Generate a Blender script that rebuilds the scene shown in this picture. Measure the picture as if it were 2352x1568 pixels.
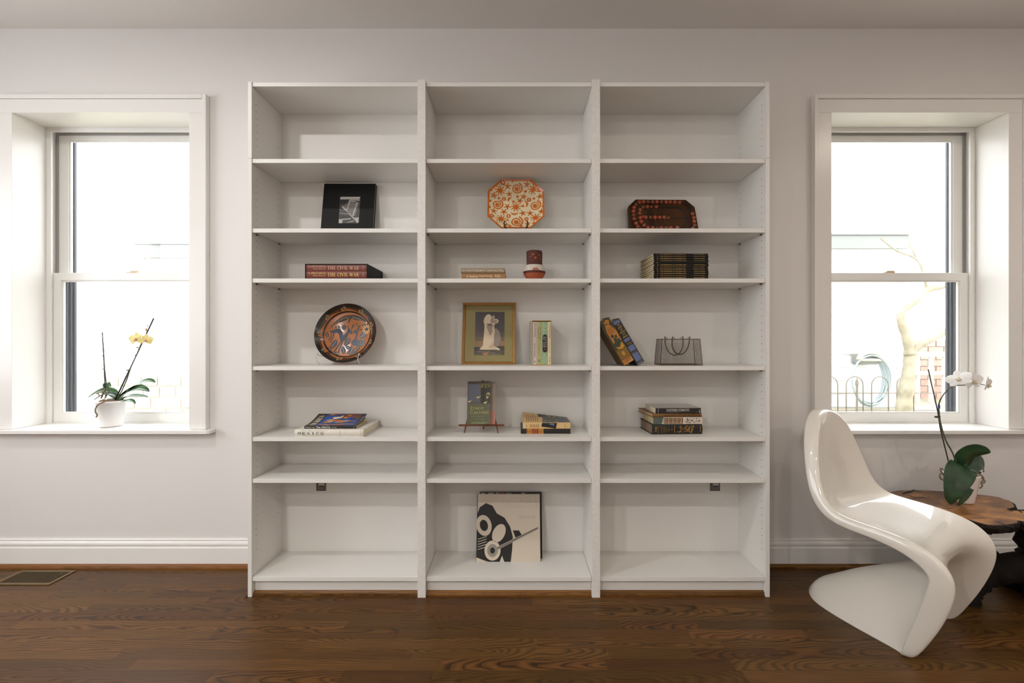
import bpy, bmesh, math, random
from mathutils import Vector, Matrix
from mathutils.geometry import tessellate_polygon

for o in list(bpy.data.objects):
    bpy.data.objects.remove(o, do_unlink=True)
scene = bpy.context.scene
COL = scene.collection
PI = math.pi

# ---------------------------------------------------------------- camera
F_PX, CX, CY, EYE = 1046.5, 1185.0, 784.0, 1.175      # focal length and vanishing point in pixels of 2352x1568
cam = bpy.data.cameras.new('camera')
cam.sensor_width = 36.0
cam.lens = F_PX / 2352 * 36.0
cam.shift_x = -9.0 / 2352
cam.clip_start = 0.05
cam_ob = bpy.data.objects.new('camera', cam)
cam_ob.location = (0, 0, EYE)
cam_ob.rotation_euler = (PI / 2, 0, 0)
COL.objects.link(cam_ob)
scene.camera = cam_ob

# ---------------------------------------------------------------- light and exposure
world = bpy.data.worlds.new('overcast_sky')
scene.world = world
world.use_nodes = True
wn = world.node_tree.nodes
wn['Background'].inputs[0].default_value = (0.93, 0.97, 1.0, 1)
wn['Background'].inputs[1].default_value = 6.2
scene.view_settings.view_transform = 'Standard'
scene.view_settings.look = 'None'
scene.view_settings.gamma = 1.0
scene.view_settings.use_curve_mapping = False
scene.view_settings.exposure = 0.0

# daylight comes through the two back windows and the big window of the left wall; ceiling lamp strengths fitted one by one, brightest over the left half
LAMP_COLOR = {'left': (1.0, 0.99, 0.965, 1), 'middle': (1.0, 0.94, 0.86, 1), 'right': (1.0, 0.90, 0.78, 1)}
LAMP_POWER = {('left', 'in front of the bookcase'): 430, ('left', 'behind the viewer'): 900, ('left', 'near the rear wall'): 1000,
              ('middle', 'in front of the bookcase'): 70, ('middle', 'behind the viewer'): 230, ('middle', 'near the rear wall'): 200,
              ('right', 'in front of the bookcase'): 250, ('right', 'behind the viewer'): 540, ('right', 'near the rear wall'): 30}

# ---------------------------------------------------------------- helpers
def lin(r, g, b):
    def c(v):
        v /= 255.0
        return v / 12.92 if v <= 0.04045 else ((v + 0.055) / 1.055) ** 2.4
    return (c(r), c(g), c(b), 1.0)

def at(px, py, d):
    """metric point at depth d along the view axis for a pixel of the photograph"""
    return Vector(((px - CX) * d / F_PX, d, EYE - (py - CY) * d / F_PX))

_mats = {}
def mat(name, col, rough=0.5, metal=0.0, coat=0.0, spec=0.5, noise=0.0, nscale=30.0, bump=0.0, bscale=200.0, emit=None, estr=0.0, col2=None):
    if name in _mats: return _mats[name]
    m = bpy.data.materials.new(name); m.use_nodes = True
    nt = m.node_tree; N = nt.nodes; L = nt.links
    b = N['Principled BSDF']
    b.inputs['Base Color'].default_value = col
    b.inputs['Roughness'].default_value = rough
    b.inputs['Metallic'].default_value = metal
    b.inputs['Specular IOR Level'].default_value = spec
    if coat:
        b.inputs['Coat Weight'].default_value = coat
        b.inputs['Coat Roughness'].default_value = 0.04
    if noise or bump or col2:
        tc = N.new('ShaderNodeTexCoord')
    if noise or col2:
        t = N.new('ShaderNodeTexNoise'); t.inputs['Scale'].default_value = nscale; t.inputs['Detail'].default_value = 5
        L.new(tc.outputs['Object'], t.inputs['Vector'])
        r = N.new('ShaderNodeValToRGB')
        k = 1 - noise
        c2 = col2 if col2 else (col[0] * k, col[1] * k, col[2] * k, 1)
        r.color_ramp.elements[0].color = c2; r.color_ramp.elements[0].position = 0.38
        r.color_ramp.elements[1].color = col; r.color_ramp.elements[1].position = 0.62
        L.new(t.outputs['Fac'], r.inputs['Fac']); L.new(r.outputs['Color'], b.inputs['Base Color'])
    if bump:
        t2 = N.new('ShaderNodeTexNoise'); t2.inputs['Scale'].default_value = bscale; t2.inputs['Detail'].default_value = 3
        L.new(tc.outputs['Object'], t2.inputs['Vector'])
        bp = N.new('ShaderNodeBump'); bp.inputs['Strength'].default_value = bump; bp.inputs['Distance'].default_value = 0.002
        L.new(t2.outputs['Fac'], bp.inputs['Height']); L.new(bp.outputs['Normal'], b.inputs['Normal'])
    if emit:
        b.inputs['Emission Color'].default_value = emit; b.inputs['Emission Strength'].default_value = estr
    _mats[name] = m
    return m

def glass_mat(name, tint=(1, 1, 1, 1), refl=0.06):
    if name in _mats: return _mats[name]
    m = bpy.data.materials.new(name); m.use_nodes = True
    nt = m.node_tree; N = nt.nodes; L = nt.links
    N.remove(N['Principled BSDF'])
    tr = N.new('ShaderNodeBsdfTransparent'); tr.inputs[0].default_value = tint
    gl = N.new('ShaderNodeBsdfGlossy'); gl.inputs['Roughness'].default_value = 0.02
    fr = N.new('ShaderNodeFresnel'); geo = N.new('ShaderNodeNewGeometry'); ml = N.new('ShaderNodeMath'); ml.operation = 'MULTIPLY_ADD'; ml.inputs[1].default_value = 1 / 1.45 - 1.45; ml.inputs[2].default_value = 1.45; L.new(geo.outputs['Backfacing'], ml.inputs[0]); L.new(ml.outputs[0], fr.inputs[0])
    mx = N.new('ShaderNodeMixShader')
    L.new(fr.outputs[0], mx.inputs[0]); L.new(tr.outputs[0], mx.inputs[1]); L.new(gl.outputs[0], mx.inputs[2])
    L.new(mx.outputs[0], N['Material Output'].inputs[0])
    _mats[name] = m
    return m

class MB:
    """collects shapes and links them as one mesh object"""
    def __init__(self):
        self.v = []; self.f = []; self.mi = []; self.M = None; self.cur = 0
    def add(self, vs, fs):
        b = len(self.v)
        for p in vs:
            p = Vector(p)
            self.v.append(self.M @ p if self.M else p)
        for f in fs:
            self.f.append([i + b for i in f]); self.mi.append(self.cur)
        return self
    def box(self, x0, x1, y0, y1, z0, z1):
        return self.add([(x0, y0, z0), (x1, y0, z0), (x1, y1, z0), (x0, y1, z0), (x0, y0, z1), (x1, y0, z1), (x1, y1, z1), (x0, y1, z1)],
                        [(0, 3, 2, 1), (4, 5, 6, 7), (0, 1, 5, 4), (1, 2, 6, 5), (2, 3, 7, 6), (3, 0, 4, 7)])
    def prism(self, poly, axis, a, b):
        """extrude a 2D polygon along an axis ('x': poly is (y,z); 'y': (x,z); 'z': (x,y))"""
        def P(p, t):
            return {'x': (t, p[0], p[1]), 'y': (p[0], t, p[1]), 'z': (p[0], p[1], t)}[axis]
        n = len(poly)
        vs = [P(p, a) for p in poly] + [P(p, b) for p in poly]
        fs = [(i, (i + 1) % n, n + (i + 1) % n, n + i) for i in range(n)]
        tris = tessellate_polygon([[Vector((p[0], p[1], 0)) for p in poly]])
        fs += [tuple(t) for t in tris] + [tuple(n + i for i in reversed(t)) for t in tris]
        return self.add(vs, fs)
    def tube(self, pts, rad, seg=8, cap=True):
        pts = [Vector(p) for p in pts]
        n = len(pts)
        rs = rad if hasattr(rad, '__len__') else [rad] * n
        up = Vector((0, 0, 1)); vs = []; prev = None
        for i, p in enumerate(pts):
            t = (pts[min(i + 1, n - 1)] - pts[max(i - 1, 0)])
            t = t.normalized() if t.length > 1e-9 else Vector((0, 0, 1))
            if prev is None:
                a = t.cross(up)
                if a.length < 1e-3: a = t.cross(Vector((1, 0, 0)))
            else:
                a = prev - t * prev.dot(t)
            a.normalize(); prev = a
            b = t.cross(a)
            for k in range(seg):
                g = 2 * PI * k / seg
                vs.append(p + (a * math.cos(g) + b * math.sin(g)) * rs[i])
        fs = []
        for i in range(n - 1):
            for k in range(seg):
                k2 = (k + 1) % seg
                fs.append((i * seg + k, i * seg + k2, (i + 1) * seg + k2, (i + 1) * seg + k))
        if cap:
            fs.append(tuple(range(seg - 1, -1, -1))); fs.append(tuple((n - 1) * seg + k for k in range(seg)))
        return self.add(vs, fs)
    def lathe(self, prof, seg=32, c=(0, 0, 0), sx=1.0, sy=1.0):
        vs = []; fs = []
        for r, z in prof:
            for k in range(seg):
                g = 2 * PI * k / seg
                vs.append((c[0] + r * math.cos(g) * sx, c[1] + r * math.sin(g) * sy, c[2] + z))
        for i in range(len(prof) - 1):
            for k in range(seg):
                k2 = (k + 1) % seg
                fs.append((i * seg + k, i * seg + k2, (i + 1) * seg + k2, (i + 1) * seg + k))
        return self.add(vs, fs)
    def grid(self, rows):
        n = len(rows[0]); vs = [p for r in rows for p in r]
        fs = [(i * n + j, i * n + j + 1, (i + 1) * n + j + 1, (i + 1) * n + j) for i in range(len(rows) - 1) for j in range(n - 1)]
        return self.add(vs, fs)
    def ball(self, c, r, seg=10, rings=6, s=(1, 1, 1)):
        prof = [(max(r * math.sin(PI * i / rings), 1e-5), -r * math.cos(PI * i / rings)) for i in range(rings + 1)]
        vs = []; fs = []
        for rr, z in prof:
            for k in range(seg):
                g = 2 * PI * k / seg
                vs.append((c[0] + rr * math.cos(g) * s[0], c[1] + rr * math.sin(g) * s[1], c[2] + z * s[2]))
        for i in range(rings):
            for k in range(seg):
                k2 = (k + 1) % seg
                fs.append((i * seg + k, i * seg + k2, (i + 1) * seg + k2, (i + 1) * seg + k))
        return self.add(vs, fs)
    def build(self, name, mats, parent=None, smooth=False, bevel=0.0, weld=False, norm=True, loc=None, subsurf=0, solid=0.0):
        me = bpy.data.meshes.new(name)
        me.from_pydata([tuple(p) for p in self.v], [], self.f)
        if not isinstance(mats, (list, tuple)): mats = [mats]
        for m in mats: me.materials.append(m)
        if len(mats) > 1: me.polygons.foreach_set('material_index', self.mi)
        if norm or weld:
            bm = bmesh.new(); bm.from_mesh(me)
            if weld: bmesh.ops.remove_doubles(bm, verts=bm.verts, dist=1e-5)
            if norm: bmesh.ops.recalc_face_normals(bm, faces=bm.faces)
            bm.to_mesh(me); bm.free()
        if smooth:
            me.polygons.foreach_set('use_smooth', [True] * len(me.polygons))
        me.update()
        o = bpy.data.objects.new(name, me)
        if loc is not None: o.location = loc
        COL.objects.link(o)
        if parent is not None: o.parent = parent
        if solid:
            md = o.modifiers.new('solid', 'SOLIDIFY'); md.thickness = solid; md.offset = 0
        if subsurf:
            md = o.modifiers.new('sub', 'SUBSURF'); md.levels = subsurf; md.render_levels = subsurf
        if bevel:
            md = o.modifiers.new('bevel', 'BEVEL'); md.width = bevel; md.segments = 2; md.limit_method = 'ANGLE'; md.angle_limit = 0.6
        return o

def tag(o, label=None, cat=None, group=None, kind=None):
    if label: o['label'] = label
    if cat: o['category'] = cat
    if group: o['group'] = group
    if kind: o['kind'] = kind
    return o

def empty(name, loc=(0, 0, 0), rot=(0, 0, 0), label=None, cat=None, group=None, kind=None, M=None):
    o = bpy.data.objects.new(name, None)
    o.empty_display_size = 0.05
    if M is not None: o.matrix_world = M
    else:
        o.location = loc; o.rotation_euler = rot
    COL.objects.link(o)
    return tag(o, label, cat, group, kind)

# ---------------------------------------------------------------- flat print: polygons and lettering lying on a surface
_txt = {}
def text_geo(s):
    if s in _txt: return _txt[s]
    cu = bpy.data.curves.new('t', 'FONT'); cu.body = s; cu.resolution_u = 2
    ob = bpy.data.objects.new('t', cu); COL.objects.link(ob)
    bpy.context.view_layer.update()
    dg = bpy.context.evaluated_depsgraph_get()
    me = bpy.data.meshes.new_from_object(ob.evaluated_get(dg))
    me.calc_loop_triangles()
    vs = [(v.co.x, v.co.y) for v in me.vertices]
    fs = [tuple(t.vertices) for t in me.loop_triangles]
    bpy.data.objects.remove(ob, do_unlink=True)
    x0 = min(v[0] for v in vs); x1 = max(v[0] for v in vs); y0 = min(v[1] for v in vs); y1 = max(v[1] for v in vs)
    vs = [((x - x0) / (x1 - x0), (y - y0) / (y1 - y0)) for x, y in vs]
    _txt[s] = (vs, fs)
    return _txt[s]

# a small roman alphabet drawn with thick and thin pen strokes: letter -> (width, strokes); a stroke is (points, thickness)
def _arc(cx, cy, rx, ry, a0, a1, n=10):
    return [(cx + rx * math.cos(math.radians(a0 + (a1 - a0) * i / n)), cy + ry * math.sin(math.radians(a0 + (a1 - a0) * i / n))) for i in range(n + 1)]
TK, TN = 0.15, 0.065
def _sf(x, y, w=0.17): return ([(x - w, y), (x + w, y)], TN)
ROMAN = {
 'A': (0.86, [([(0.14, 0.03), (0.43, 1)], TN), ([(0.43, 1), (0.72, 0.03)], TK), ([(0.24, 0.36), (0.62, 0.36)], TN), _sf(0.14, 0.03, .12), _sf(0.72, 0.03, .14)]),
 'B': (0.72, [([(0.2, 0), (0.2, 1)], TK), ([(0.08, 1), (0.4, 1)] + _arc(0.4, 0.76, .2, .24, 90, -90) + [(0.2, .52)], TN), ([(0.2, .52), (.42, .52)] + _arc(.42, .27, .24, .25, 90, -90) + [(.08, 0.02)], .09)]),
 'C': (0.82, [(_arc(0.47, 0.5, 0.38, 0.48, 45, 315), .11), ([(0.74, 0.98), (0.74, 0.72)], TN)]),
 'D': (0.86, [([(0.2, 0), (0.2, 1)], TK), ([(0.08, .97), (.4, .97)] + _arc(.4, .5, .38, .47, 90, -90) + [(.08, .03)], .09)]),
 'E': (0.74, [([(0.2, 0), (0.2, 1)], TK), ([(0.08, .97), (.66, .97), (.66, .78)], TN), ([(0.08, .03), (.68, .03), (.68, .24)], TN), ([(.2, .52), (.52, .52)], TN), ([(.52, .42), (.52, .62)], TN)]),
 'F': (0.68, [([(0.2, 0), (0.2, 1)], TK), ([(0.08, .97), (.64, .97), (.64, .76)], TN), ([(.2, .52), (.5, .52)], TN), _sf(.2, .03)]),
 'G': (0.86, [(_arc(0.47, 0.5, 0.38, 0.48, 45, 300), .11), ([(0.74, 0.42), (0.74, 0.06)], .12), _sf(.74, .42, .13)]),
 'H': (0.94, [([(0.2, 0), (0.2, 1)], TK), ([(0.74, 0), (0.74, 1)], TK), ([(.2, .52), (.74, .52)], TN), _sf(.2, .03), _sf(.2, .97), _sf(.74, .03), _sf(.74, .97)]),
 'I': (0.4, [([(0.2, 0), (0.2, 1)], TK), _sf(.2, .03), _sf(.2, .97)]),
 'J': (0.5, [([(0.32, 1), (0.32, .2), (.22, .03), (.08, .06)], .12), _sf(.32, .97)]),
 'K': (0.86, [([(0.2, 0), (0.2, 1)], TK), ([(.2, .42), (.7, .98)], TN), ([(.36, .58), (.74, .03)], .13), _sf(.2, .03), _sf(.2, .97), _sf(.74, .03, .12)]),
 'L': (0.7, [([(0.2, 0), (0.2, 1)], TK), ([(0.08, .03), (.66, .03), (.66, .28)], TN), _sf(.2, .97)]),
 'M': (1.1, [([(0.2, 0), (0.2, 1)], TN), ([(0.2, 1), (.55, .08)], .12), ([(.55, .08), (.9, 1)], TN), ([(.9, 1), (.9, 0)], TK), _sf(.2, .03, .12), _sf(.9, .03), _sf(.16, .97, .1), _sf(.94, .97, .1)]),
 'N': (0.94, [([(0.2, 0), (0.2, 1)], TN), ([(0.2, 1), (.74, .02)], TK), ([(.74, .02), (.74, 1)], TN), _sf(.2, .03, .12), _sf(.74, .97, .12), _sf(.12, .97, .1)]),
 'O': (0.94, [(_arc(0.47, 0.5, 0.38, 0.48, 0, 360, 18), .11)]),
 'P': (0.7, [([(0.2, 0), (0.2, 1)], TK), ([(0.08, .97), (.4, .97)] + _arc(.4, .72, .23, .25, 90, -90) + [(.2, .47)], .08), _sf(.2, .03)]),
 'R': (0.84, [([(0.2, 0), (0.2, 1)], TK), ([(0.08, .97), (.4, .97)] + _arc(.4, .74, .22, .23, 90, -90) + [(.2, .51)], .08), ([(.42, .5), (.72, .03)], .13), _sf(.2, .03), _sf(.74, .03, .1)]),
 'S': (0.64, [(_arc(.32, .74, .22, .23, 30, 250, 8) + _arc(.32, .26, .24, .24, 80, -150, 8), .11)]),
 'T': (0.8, [([(0.4, 0), (0.4, 1)], TK), ([(.06, .74), (.06, .97), (.74, .97), (.74, .74)], TN), _sf(.4, .03)]),
 'U': (0.9, [([(0.2, 1), (.2, .3)] + _arc(.46, .3, .26, .28, 180, 360, 8) + [(.72, 1)], .11), _sf(.2, .97), _sf(.72, .97, .13)]),
 'V': (0.86, [([(0.12, 1), (.43, 0.02)], TK), ([(.43, .02), (.74, 1)], TN), _sf(.13, .97, .14), _sf(.74, .97, .12)]),
 'W': (1.2, [([(0.1, 1), (.36, .02)], TK), ([(.36, .02), (.6, .9)], TN), ([(.58, .95), (.82, .02)], TK), ([(.82, .02), (1.08, 1)], TN), _sf(.12, .97, .14), _sf(1.06, .97, .12), _sf(.58, .97, .1)]),
 'X': (0.86, [([(0.12, .98), (.74, .02)], TK), ([(.12, .02), (.74, .98)], TN), _sf(.12, .97, .12), _sf(.74, .03, .12), _sf(.12, .03, .1), _sf(.74, .97, .1)]),
 'Y': (0.84, [([(0.12, 1), (.42, .5)], TK), ([(.42, .5), (.74, 1)], TN), ([(.42, 0), (.42, .5)], TK), _sf(.13, .97, .12), _sf(.74, .97, .1), _sf(.42, .03)]),
 'Z': (0.74, [([(.08, .76), (.08, .97), (.66, .97), (.08, .03), (.66, .03), (.66, .24)], .09)]),
}

class Decal:
    """flat print: 2D shapes (a to the right, b upwards) laid on a plane given by a 4x4 matrix"""
    def __init__(self, M):
        self.M = M; self.v = []; self.f = []; self.mi = []; self.mats = []
    def _mi(self, m):
        if m not in self.mats: self.mats.append(m)
        return self.mats.index(m)
    def tri(self, vs, fs, m, layer=0):
        b = len(self.v); c = 0.0004 + 0.00022 * layer; k = self._mi(m)
        self.v += [self.M @ Vector((p[0], p[1], c)) for p in vs]
        for f in fs:
            self.f.append([i + b for i in f]); self.mi.append(k)
    def poly(self, pts, m, layer=0):
        t = tessellate_polygon([[Vector((p[0], p[1], 0)) for p in pts]])
        self.tri(pts, t, m, layer)
        return self
    def rect(self, x0, y0, x1, y1, m, layer=0):
        return self.poly([(x0, y0), (x1, y0), (x1, y1), (x0, y1)], m, layer)
    def disc(self, x, y, rx, ry, m, layer=0, n=18, rot=0.0):
        c, s = math.cos(rot), math.sin(rot)
        return self.poly([(x + rx * math.cos(2 * PI * i / n) * c - ry * math.sin(2 * PI * i / n) * s,
                           y + rx * math.cos(2 * PI * i / n) * s + ry * math.sin(2 * PI * i / n) * c) for i in range(n)], m, layer)
    def line(self, pts, w, m, layer=0):
        """polyline of constant or per-point width"""
        n = len(pts); ws = w if hasattr(w, '__len__') else [w] * n
        L = []; R = []
        for i in range(n):
            p = pts[max(i - 1, 0)]; q = pts[min(i + 1, n - 1)]
            dx, dy = q[0] - p[0], q[1] - p[1]; l = math.hypot(dx, dy) or 1e-9
            nx, ny = -dy / l * ws[i] / 2, dx / l * ws[i] / 2
            L.append((pts[i][0] + nx, pts[i][1] + ny)); R.append((pts[i][0] - nx, pts[i][1] - ny))
        vs = L + R
        self.tri(vs, [(i, n + i, n + i + 1, i + 1) for i in range(n - 1)], m, layer)
        return self
    def ring(self, x, y, rx, ry, w, m, layer=0, n=32):
        return self.line([(x + rx * math.cos(2 * PI * i / n), y + ry * math.sin(2 * PI * i / n)) for i in range(n + 1)], w, m, layer)
    def star(self, x, y, r, m, layer=0, arms=5, rot=0.0, w=0.34):
        for k in range(arms):
            g = rot + 2 * PI * k / arms
            self.line([(x, y), (x + r * .5 * math.cos(g), y + r * .5 * math.sin(g)), (x + r * math.cos(g), y + r * math.sin(g))], [r * w, r * w, r * w * .6], m, layer)
        return self
    def text(self, s, x0, y0, w, h, m, layer=1, rot=0):
        vs, fs = text_geo(s)
        self.tri([self._r(x0, y0, x * w, y * h, rot) for x, y in vs], fs, m, layer)
        return self
    def _r(self, x0, y0, x, y, rot):
        if rot == 0: return (x0 + x, y0 + y)
        c, s = math.cos(rot), math.sin(rot)
        return (x0 + x * c - y * s, y0 + x * s + y * c)
    def roman(self, s, x0, y0, w, h, m, layer=1, rot=0, big=None, weight=1.0):
        """roman capitals fitted to a box; big: indices set taller (small caps)"""
        tot = 0.0; items = []
        for i, ch in enumerate(s):
            if ch == ' ': tot += 0.42; continue
            if ch not in ROMAN: tot += 0.3; continue
            k = 1.0 if (big is None or i in big) else 0.74
            items.append((tot, k, ROMAN[ch][1])); tot += ROMAN[ch][0] * k + 0.06
        sx = w / tot
        for ox, k, strokes in items:
            for pts, t in strokes:
                P = [((ox + p[0] * k) * sx, p[1] * k * h) for p in pts]
                P = [self._r(x0, y0, p[0], p[1], rot) for p in P]
                self.line(P, t * weight * min(h, sx * 1.15), m, layer)
        return self
    def build(self, name, parent):
        me = bpy.data.meshes.new(name)
        me.from_pydata([tuple(p) for p in self.v], [], self.f)
        for m in self.mats: me.materials.append(m)
        me.polygons.foreach_set('material_index', self.mi)
        nrm = (self.M.to_3x3() @ Vector((0, 0, 1))).normalized()
        bm = bmesh.new(); bm.from_mesh(me); bm.normal_update()
        for fc in bm.faces:
            if fc.normal.dot(nrm) < 0: fc.normal_flip()
        bm.to_mesh(me); bm.free()
        o = bpy.data.objects.new(name, me); COL.objects.link(o); o.parent = parent
        return o

def plane(o, a, b):
    """matrix of a plane from its origin, right axis and up axis"""
    a = Vector(a).normalized(); b = Vector(b).normalized(); c = a.cross(b)
    M = Matrix((a, b, c)).transposed().to_4x4(); M.translation = Vector(o)
    return M
# ---------------------------------------------------------------- materials of the room
WALL = mat('wall_paint', lin(224, 220, 217), rough=0.55, bump=0.04, bscale=260)
CEIL = mat('ceiling_paint', lin(222, 217, 212), rough=0.6, bump=0.03, bscale=220)
TRIM = mat('trim_paint', lin(234, 231, 227), rough=0.28)
WHITE = mat('white_melamine', lin(228, 225, 220), rough=0.38)
WORN = mat('worn_white_paint', lin(230, 226, 221), rough=0.5, noise=0.07, nscale=70, bump=0.2, bscale=140)
VINYL = mat('window_vinyl', lin(238, 237, 233), rough=0.32)
SLATE = mat('slate_metal', lin(62, 66, 72), rough=0.4)
PANE = glass_mat('window_glass')
DARK = mat('dark_hole', lin(70, 62, 55), rough=0.9)
GREYPLASTIC = mat('grey_plastic', lin(112, 106, 100), rough=0.5)
STOPG = mat('grey_weatherstrip', lin(158, 155, 151), rough=0.5)

def wood_floor_mat(name, light, dark, freq=120.0, slope=0.16):
    m = bpy.data.materials.new(name); m.use_nodes = True
    nt = m.node_tree; N = nt.nodes; L = nt.links
    b = N['Principled BSDF']
    def math_(op, a, c=None):
        n = N.new('ShaderNodeMath'); n.operation = op
        for i, v in enumerate((a, c)):
            if v is None: continue
            if isinstance(v, (int, float)): n.inputs[i].default_value = v
            else: L.new(v, n.inputs[i])
        return n.outputs[0]
    tc = N.new('ShaderNodeTexCoord'); oi = N.new('ShaderNodeObjectInfo')
    rnd = oi.outputs['Random']
    sep = N.new('ShaderNodeSeparateXYZ'); L.new(tc.outputs['Object'], sep.inputs[0])
    x, y = sep.outputs[0], sep.outputs[1]
    r2 = math_('FRACT', math_('MULTIPLY', rnd, 17.31))
    r3 = math_('FRACT', math_('MULTIPLY', rnd, 91.77))
    r4 = math_('FRACT', math_('MULTIPLY', rnd, 311.7))
    xo = math_('ADD', x, math_('MULTIPLY', rnd, 53.0))
    def noise(sx, sy, det=2.0):
        cv = N.new('ShaderNodeCombineXYZ')
        L.new(math_('MULTIPLY', xo, sx), cv.inputs[0]); L.new(math_('MULTIPLY', y, sy), cv.inputs[1]); L.new(math_('MULTIPLY', r2, 40.0), cv.inputs[2])
        t = N.new('ShaderNodeTexNoise'); t.inputs['Scale'].default_value = 1.0; t.inputs['Detail'].default_value = det
        L.new(cv.outputs[0], t.inputs['Vector'])
        return math_('SUBTRACT', t.outputs['Fac'], 0.5)
    # a board sawn through the growth cones of a log: radius from a slanted pith
    h = math_('ADD', math_('MULTIPLY', x, math_('MULTIPLY', math_('SUBTRACT', r3, 0.5), slope * 2)), math_('ADD', math_('MULTIPLY', r4, 0.045), 0.004))
    h = math_('ADD', h, math_('MULTIPLY', noise(4.0, 8.0), 0.05))
    yo = math_('ADD', y, math_('MULTIPLY', math_('SUBTRACT', r2, 0.5), 0.09))
    yo = math_('ADD', yo, math_('MULTIPLY', noise(16.0, 30.0), 0.006))
    rad = math_('SQRT', math_('ADD', math_('MULTIPLY', yo, yo), math_('MULTIPLY', h, h)))
    ring = math_('FRACT', math_('MULTIPLY', rad, freq))
    rr = N.new('ShaderNodeValToRGB')
    el = rr.color_ramp.elements
    el[0].position = 0.0; el[0].color = (0.0, 0.0, 0.0, 1)
    el[1].position = 1.0; el[1].color = (0.85, 0.85, 0.85, 1)
    e = el.new(0.16); e.color = (0.12, 0.12, 0.12, 1)
    e = el.new(0.36); e.color = (0.80, 0.80, 0.80, 1)
    e = el.new(0.62); e.color = (1, 1, 1, 1)
    e = el.new(0.93); e.color = (0.45, 0.45, 0.45, 1)
    L.new(ring, rr.inputs[0])
    pores = math_('MULTIPLY', noise(9.0, 420.0, 4.0), 1.1)
    blot = math_('MULTIPLY', noise(2.2, 14.0, 2.0), 0.5)
    sepc = N.new('ShaderNodeRGBToBW'); L.new(rr.outputs[0], sepc.inputs[0])
    amt = math_('ADD', math_('MULTIPLY', r4, 0.55), 0.35)                       # some boards strongly figured, others plain
    fig = math_('ADD', math_('MULTIPLY', math_('SUBTRACT', sepc.outputs[0], 0.62), amt), 0.62)
    g = math_('ADD', math_('ADD', fig, pores), blot)
    mx = N.new('ShaderNodeMix'); mx.data_type = 'RGBA'; mx.clamp_factor = True
    L.new(g, mx.inputs['Factor'])
    mx.inputs['A'].default_value = dark; mx.inputs['B'].default_value = light
    hs = N.new('ShaderNodeHueSaturation')
    L.new(mx.outputs['Result'], hs.inputs['Color'])
    L.new(math_('ADD', math_('MULTIPLY', rnd, 0.5), 0.74), hs.inputs['Value'])
    L.new(math_('ADD', math_('MULTIPLY', r3, 0.012), 0.498), hs.inputs['Hue'])
    L.new(hs.outputs[0], b.inputs['Base Color'])
    b.inputs['Roughness'].default_value = 0.36
    b.inputs['Specular IOR Level'].default_value = 0.25
    bp = N.new('ShaderNodeBump'); bp.inputs['Strength'].default_value = 0.12; bp.inputs['Distance'].default_value = 0.001
    L.new(g, bp.inputs['Height']); L.new(bp.outputs[0], b.inputs['Normal'])
    return m
OAK = wood_floor_mat('stained_oak', lin(108, 71, 35), lin(43, 27, 14))
OAK_TRIM = wood_floor_mat('stained_oak_moulding', lin(136, 90, 48), lin(60, 37, 18), freq=160.0, slope=.006)

# ---------------------------------------------------------------- shell
XL, XR, YB, YF, ZC = -3.6, 3.4, 2.385, -2.8, 2.811
WIN = (-2.153, 2.095)

def wall(name, us, zs, holes, front, back, axis):
    """a wall with openings: cells between the cuts us x zs, one connected mesh"""
    m = MB()
    def P(u, t, z): return (u, t, z) if axis == 'x' else (t, u, z)
    nu, nz = len(us) - 1, len(zs) - 1
    solid = lambda i, j: 0 <= i < nu and 0 <= j < nz and (i, j) not in holes
    for i in range(nu):
        for j in range(nz):
            if not solid(i, j): continue
            a, b, c, d = us[i], us[i + 1], zs[j], zs[j + 1]
            for t in (front, back): m.add([P(a, t, c), P(b, t, c), P(b, t, d), P(a, t, d)], [(0, 1, 2, 3)])
            for (di, dj, q) in ((-1, 0, [(a, c), (a, d)]), (1, 0, [(b, c), (b, d)]), (0, -1, [(a, c), (b, c)]), (0, 1, [(a, d), (b, d)])):
                if not solid(i + di, j + dj):
                    (u0, z0), (u1, z1) = q
                    m.add([P(u0, front, z0), P(u1, front, z1), P(u1, back, z1), P(u0, back, z0)], [(0, 1, 2, 3)])
    return tag(m.build(name, WALL, weld=True), kind='structure')

HW = 0.474
wall('wall_back', [XL, WIN[0] - HW, WIN[0] + HW, WIN[1] - HW, WIN[1] + HW, XR], [-0.03, 0.702, 2.378, ZC], {(1, 1), (3, 1)}, YB, 2.66, 'x')
wall('wall_left', [YF, -0.62, 1.72, 2.66], [-0.03, 0.85, 2.40, ZC], {(1, 1)}, XL, XL - 0.16, 'y')
wall('wall_right', [YF, 2.66], [-0.03, ZC], set(), XR, XR + 0.16, 'y')
wall('wall_front', [XL, XR], [-0.03, ZC], set(), YF, YF - 0.16, 'x')
tag(MB().box(XL - .16, XR + .16, YF - .16, 2.66, ZC, ZC + 0.15).build('ceiling', CEIL), kind='structure')

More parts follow.
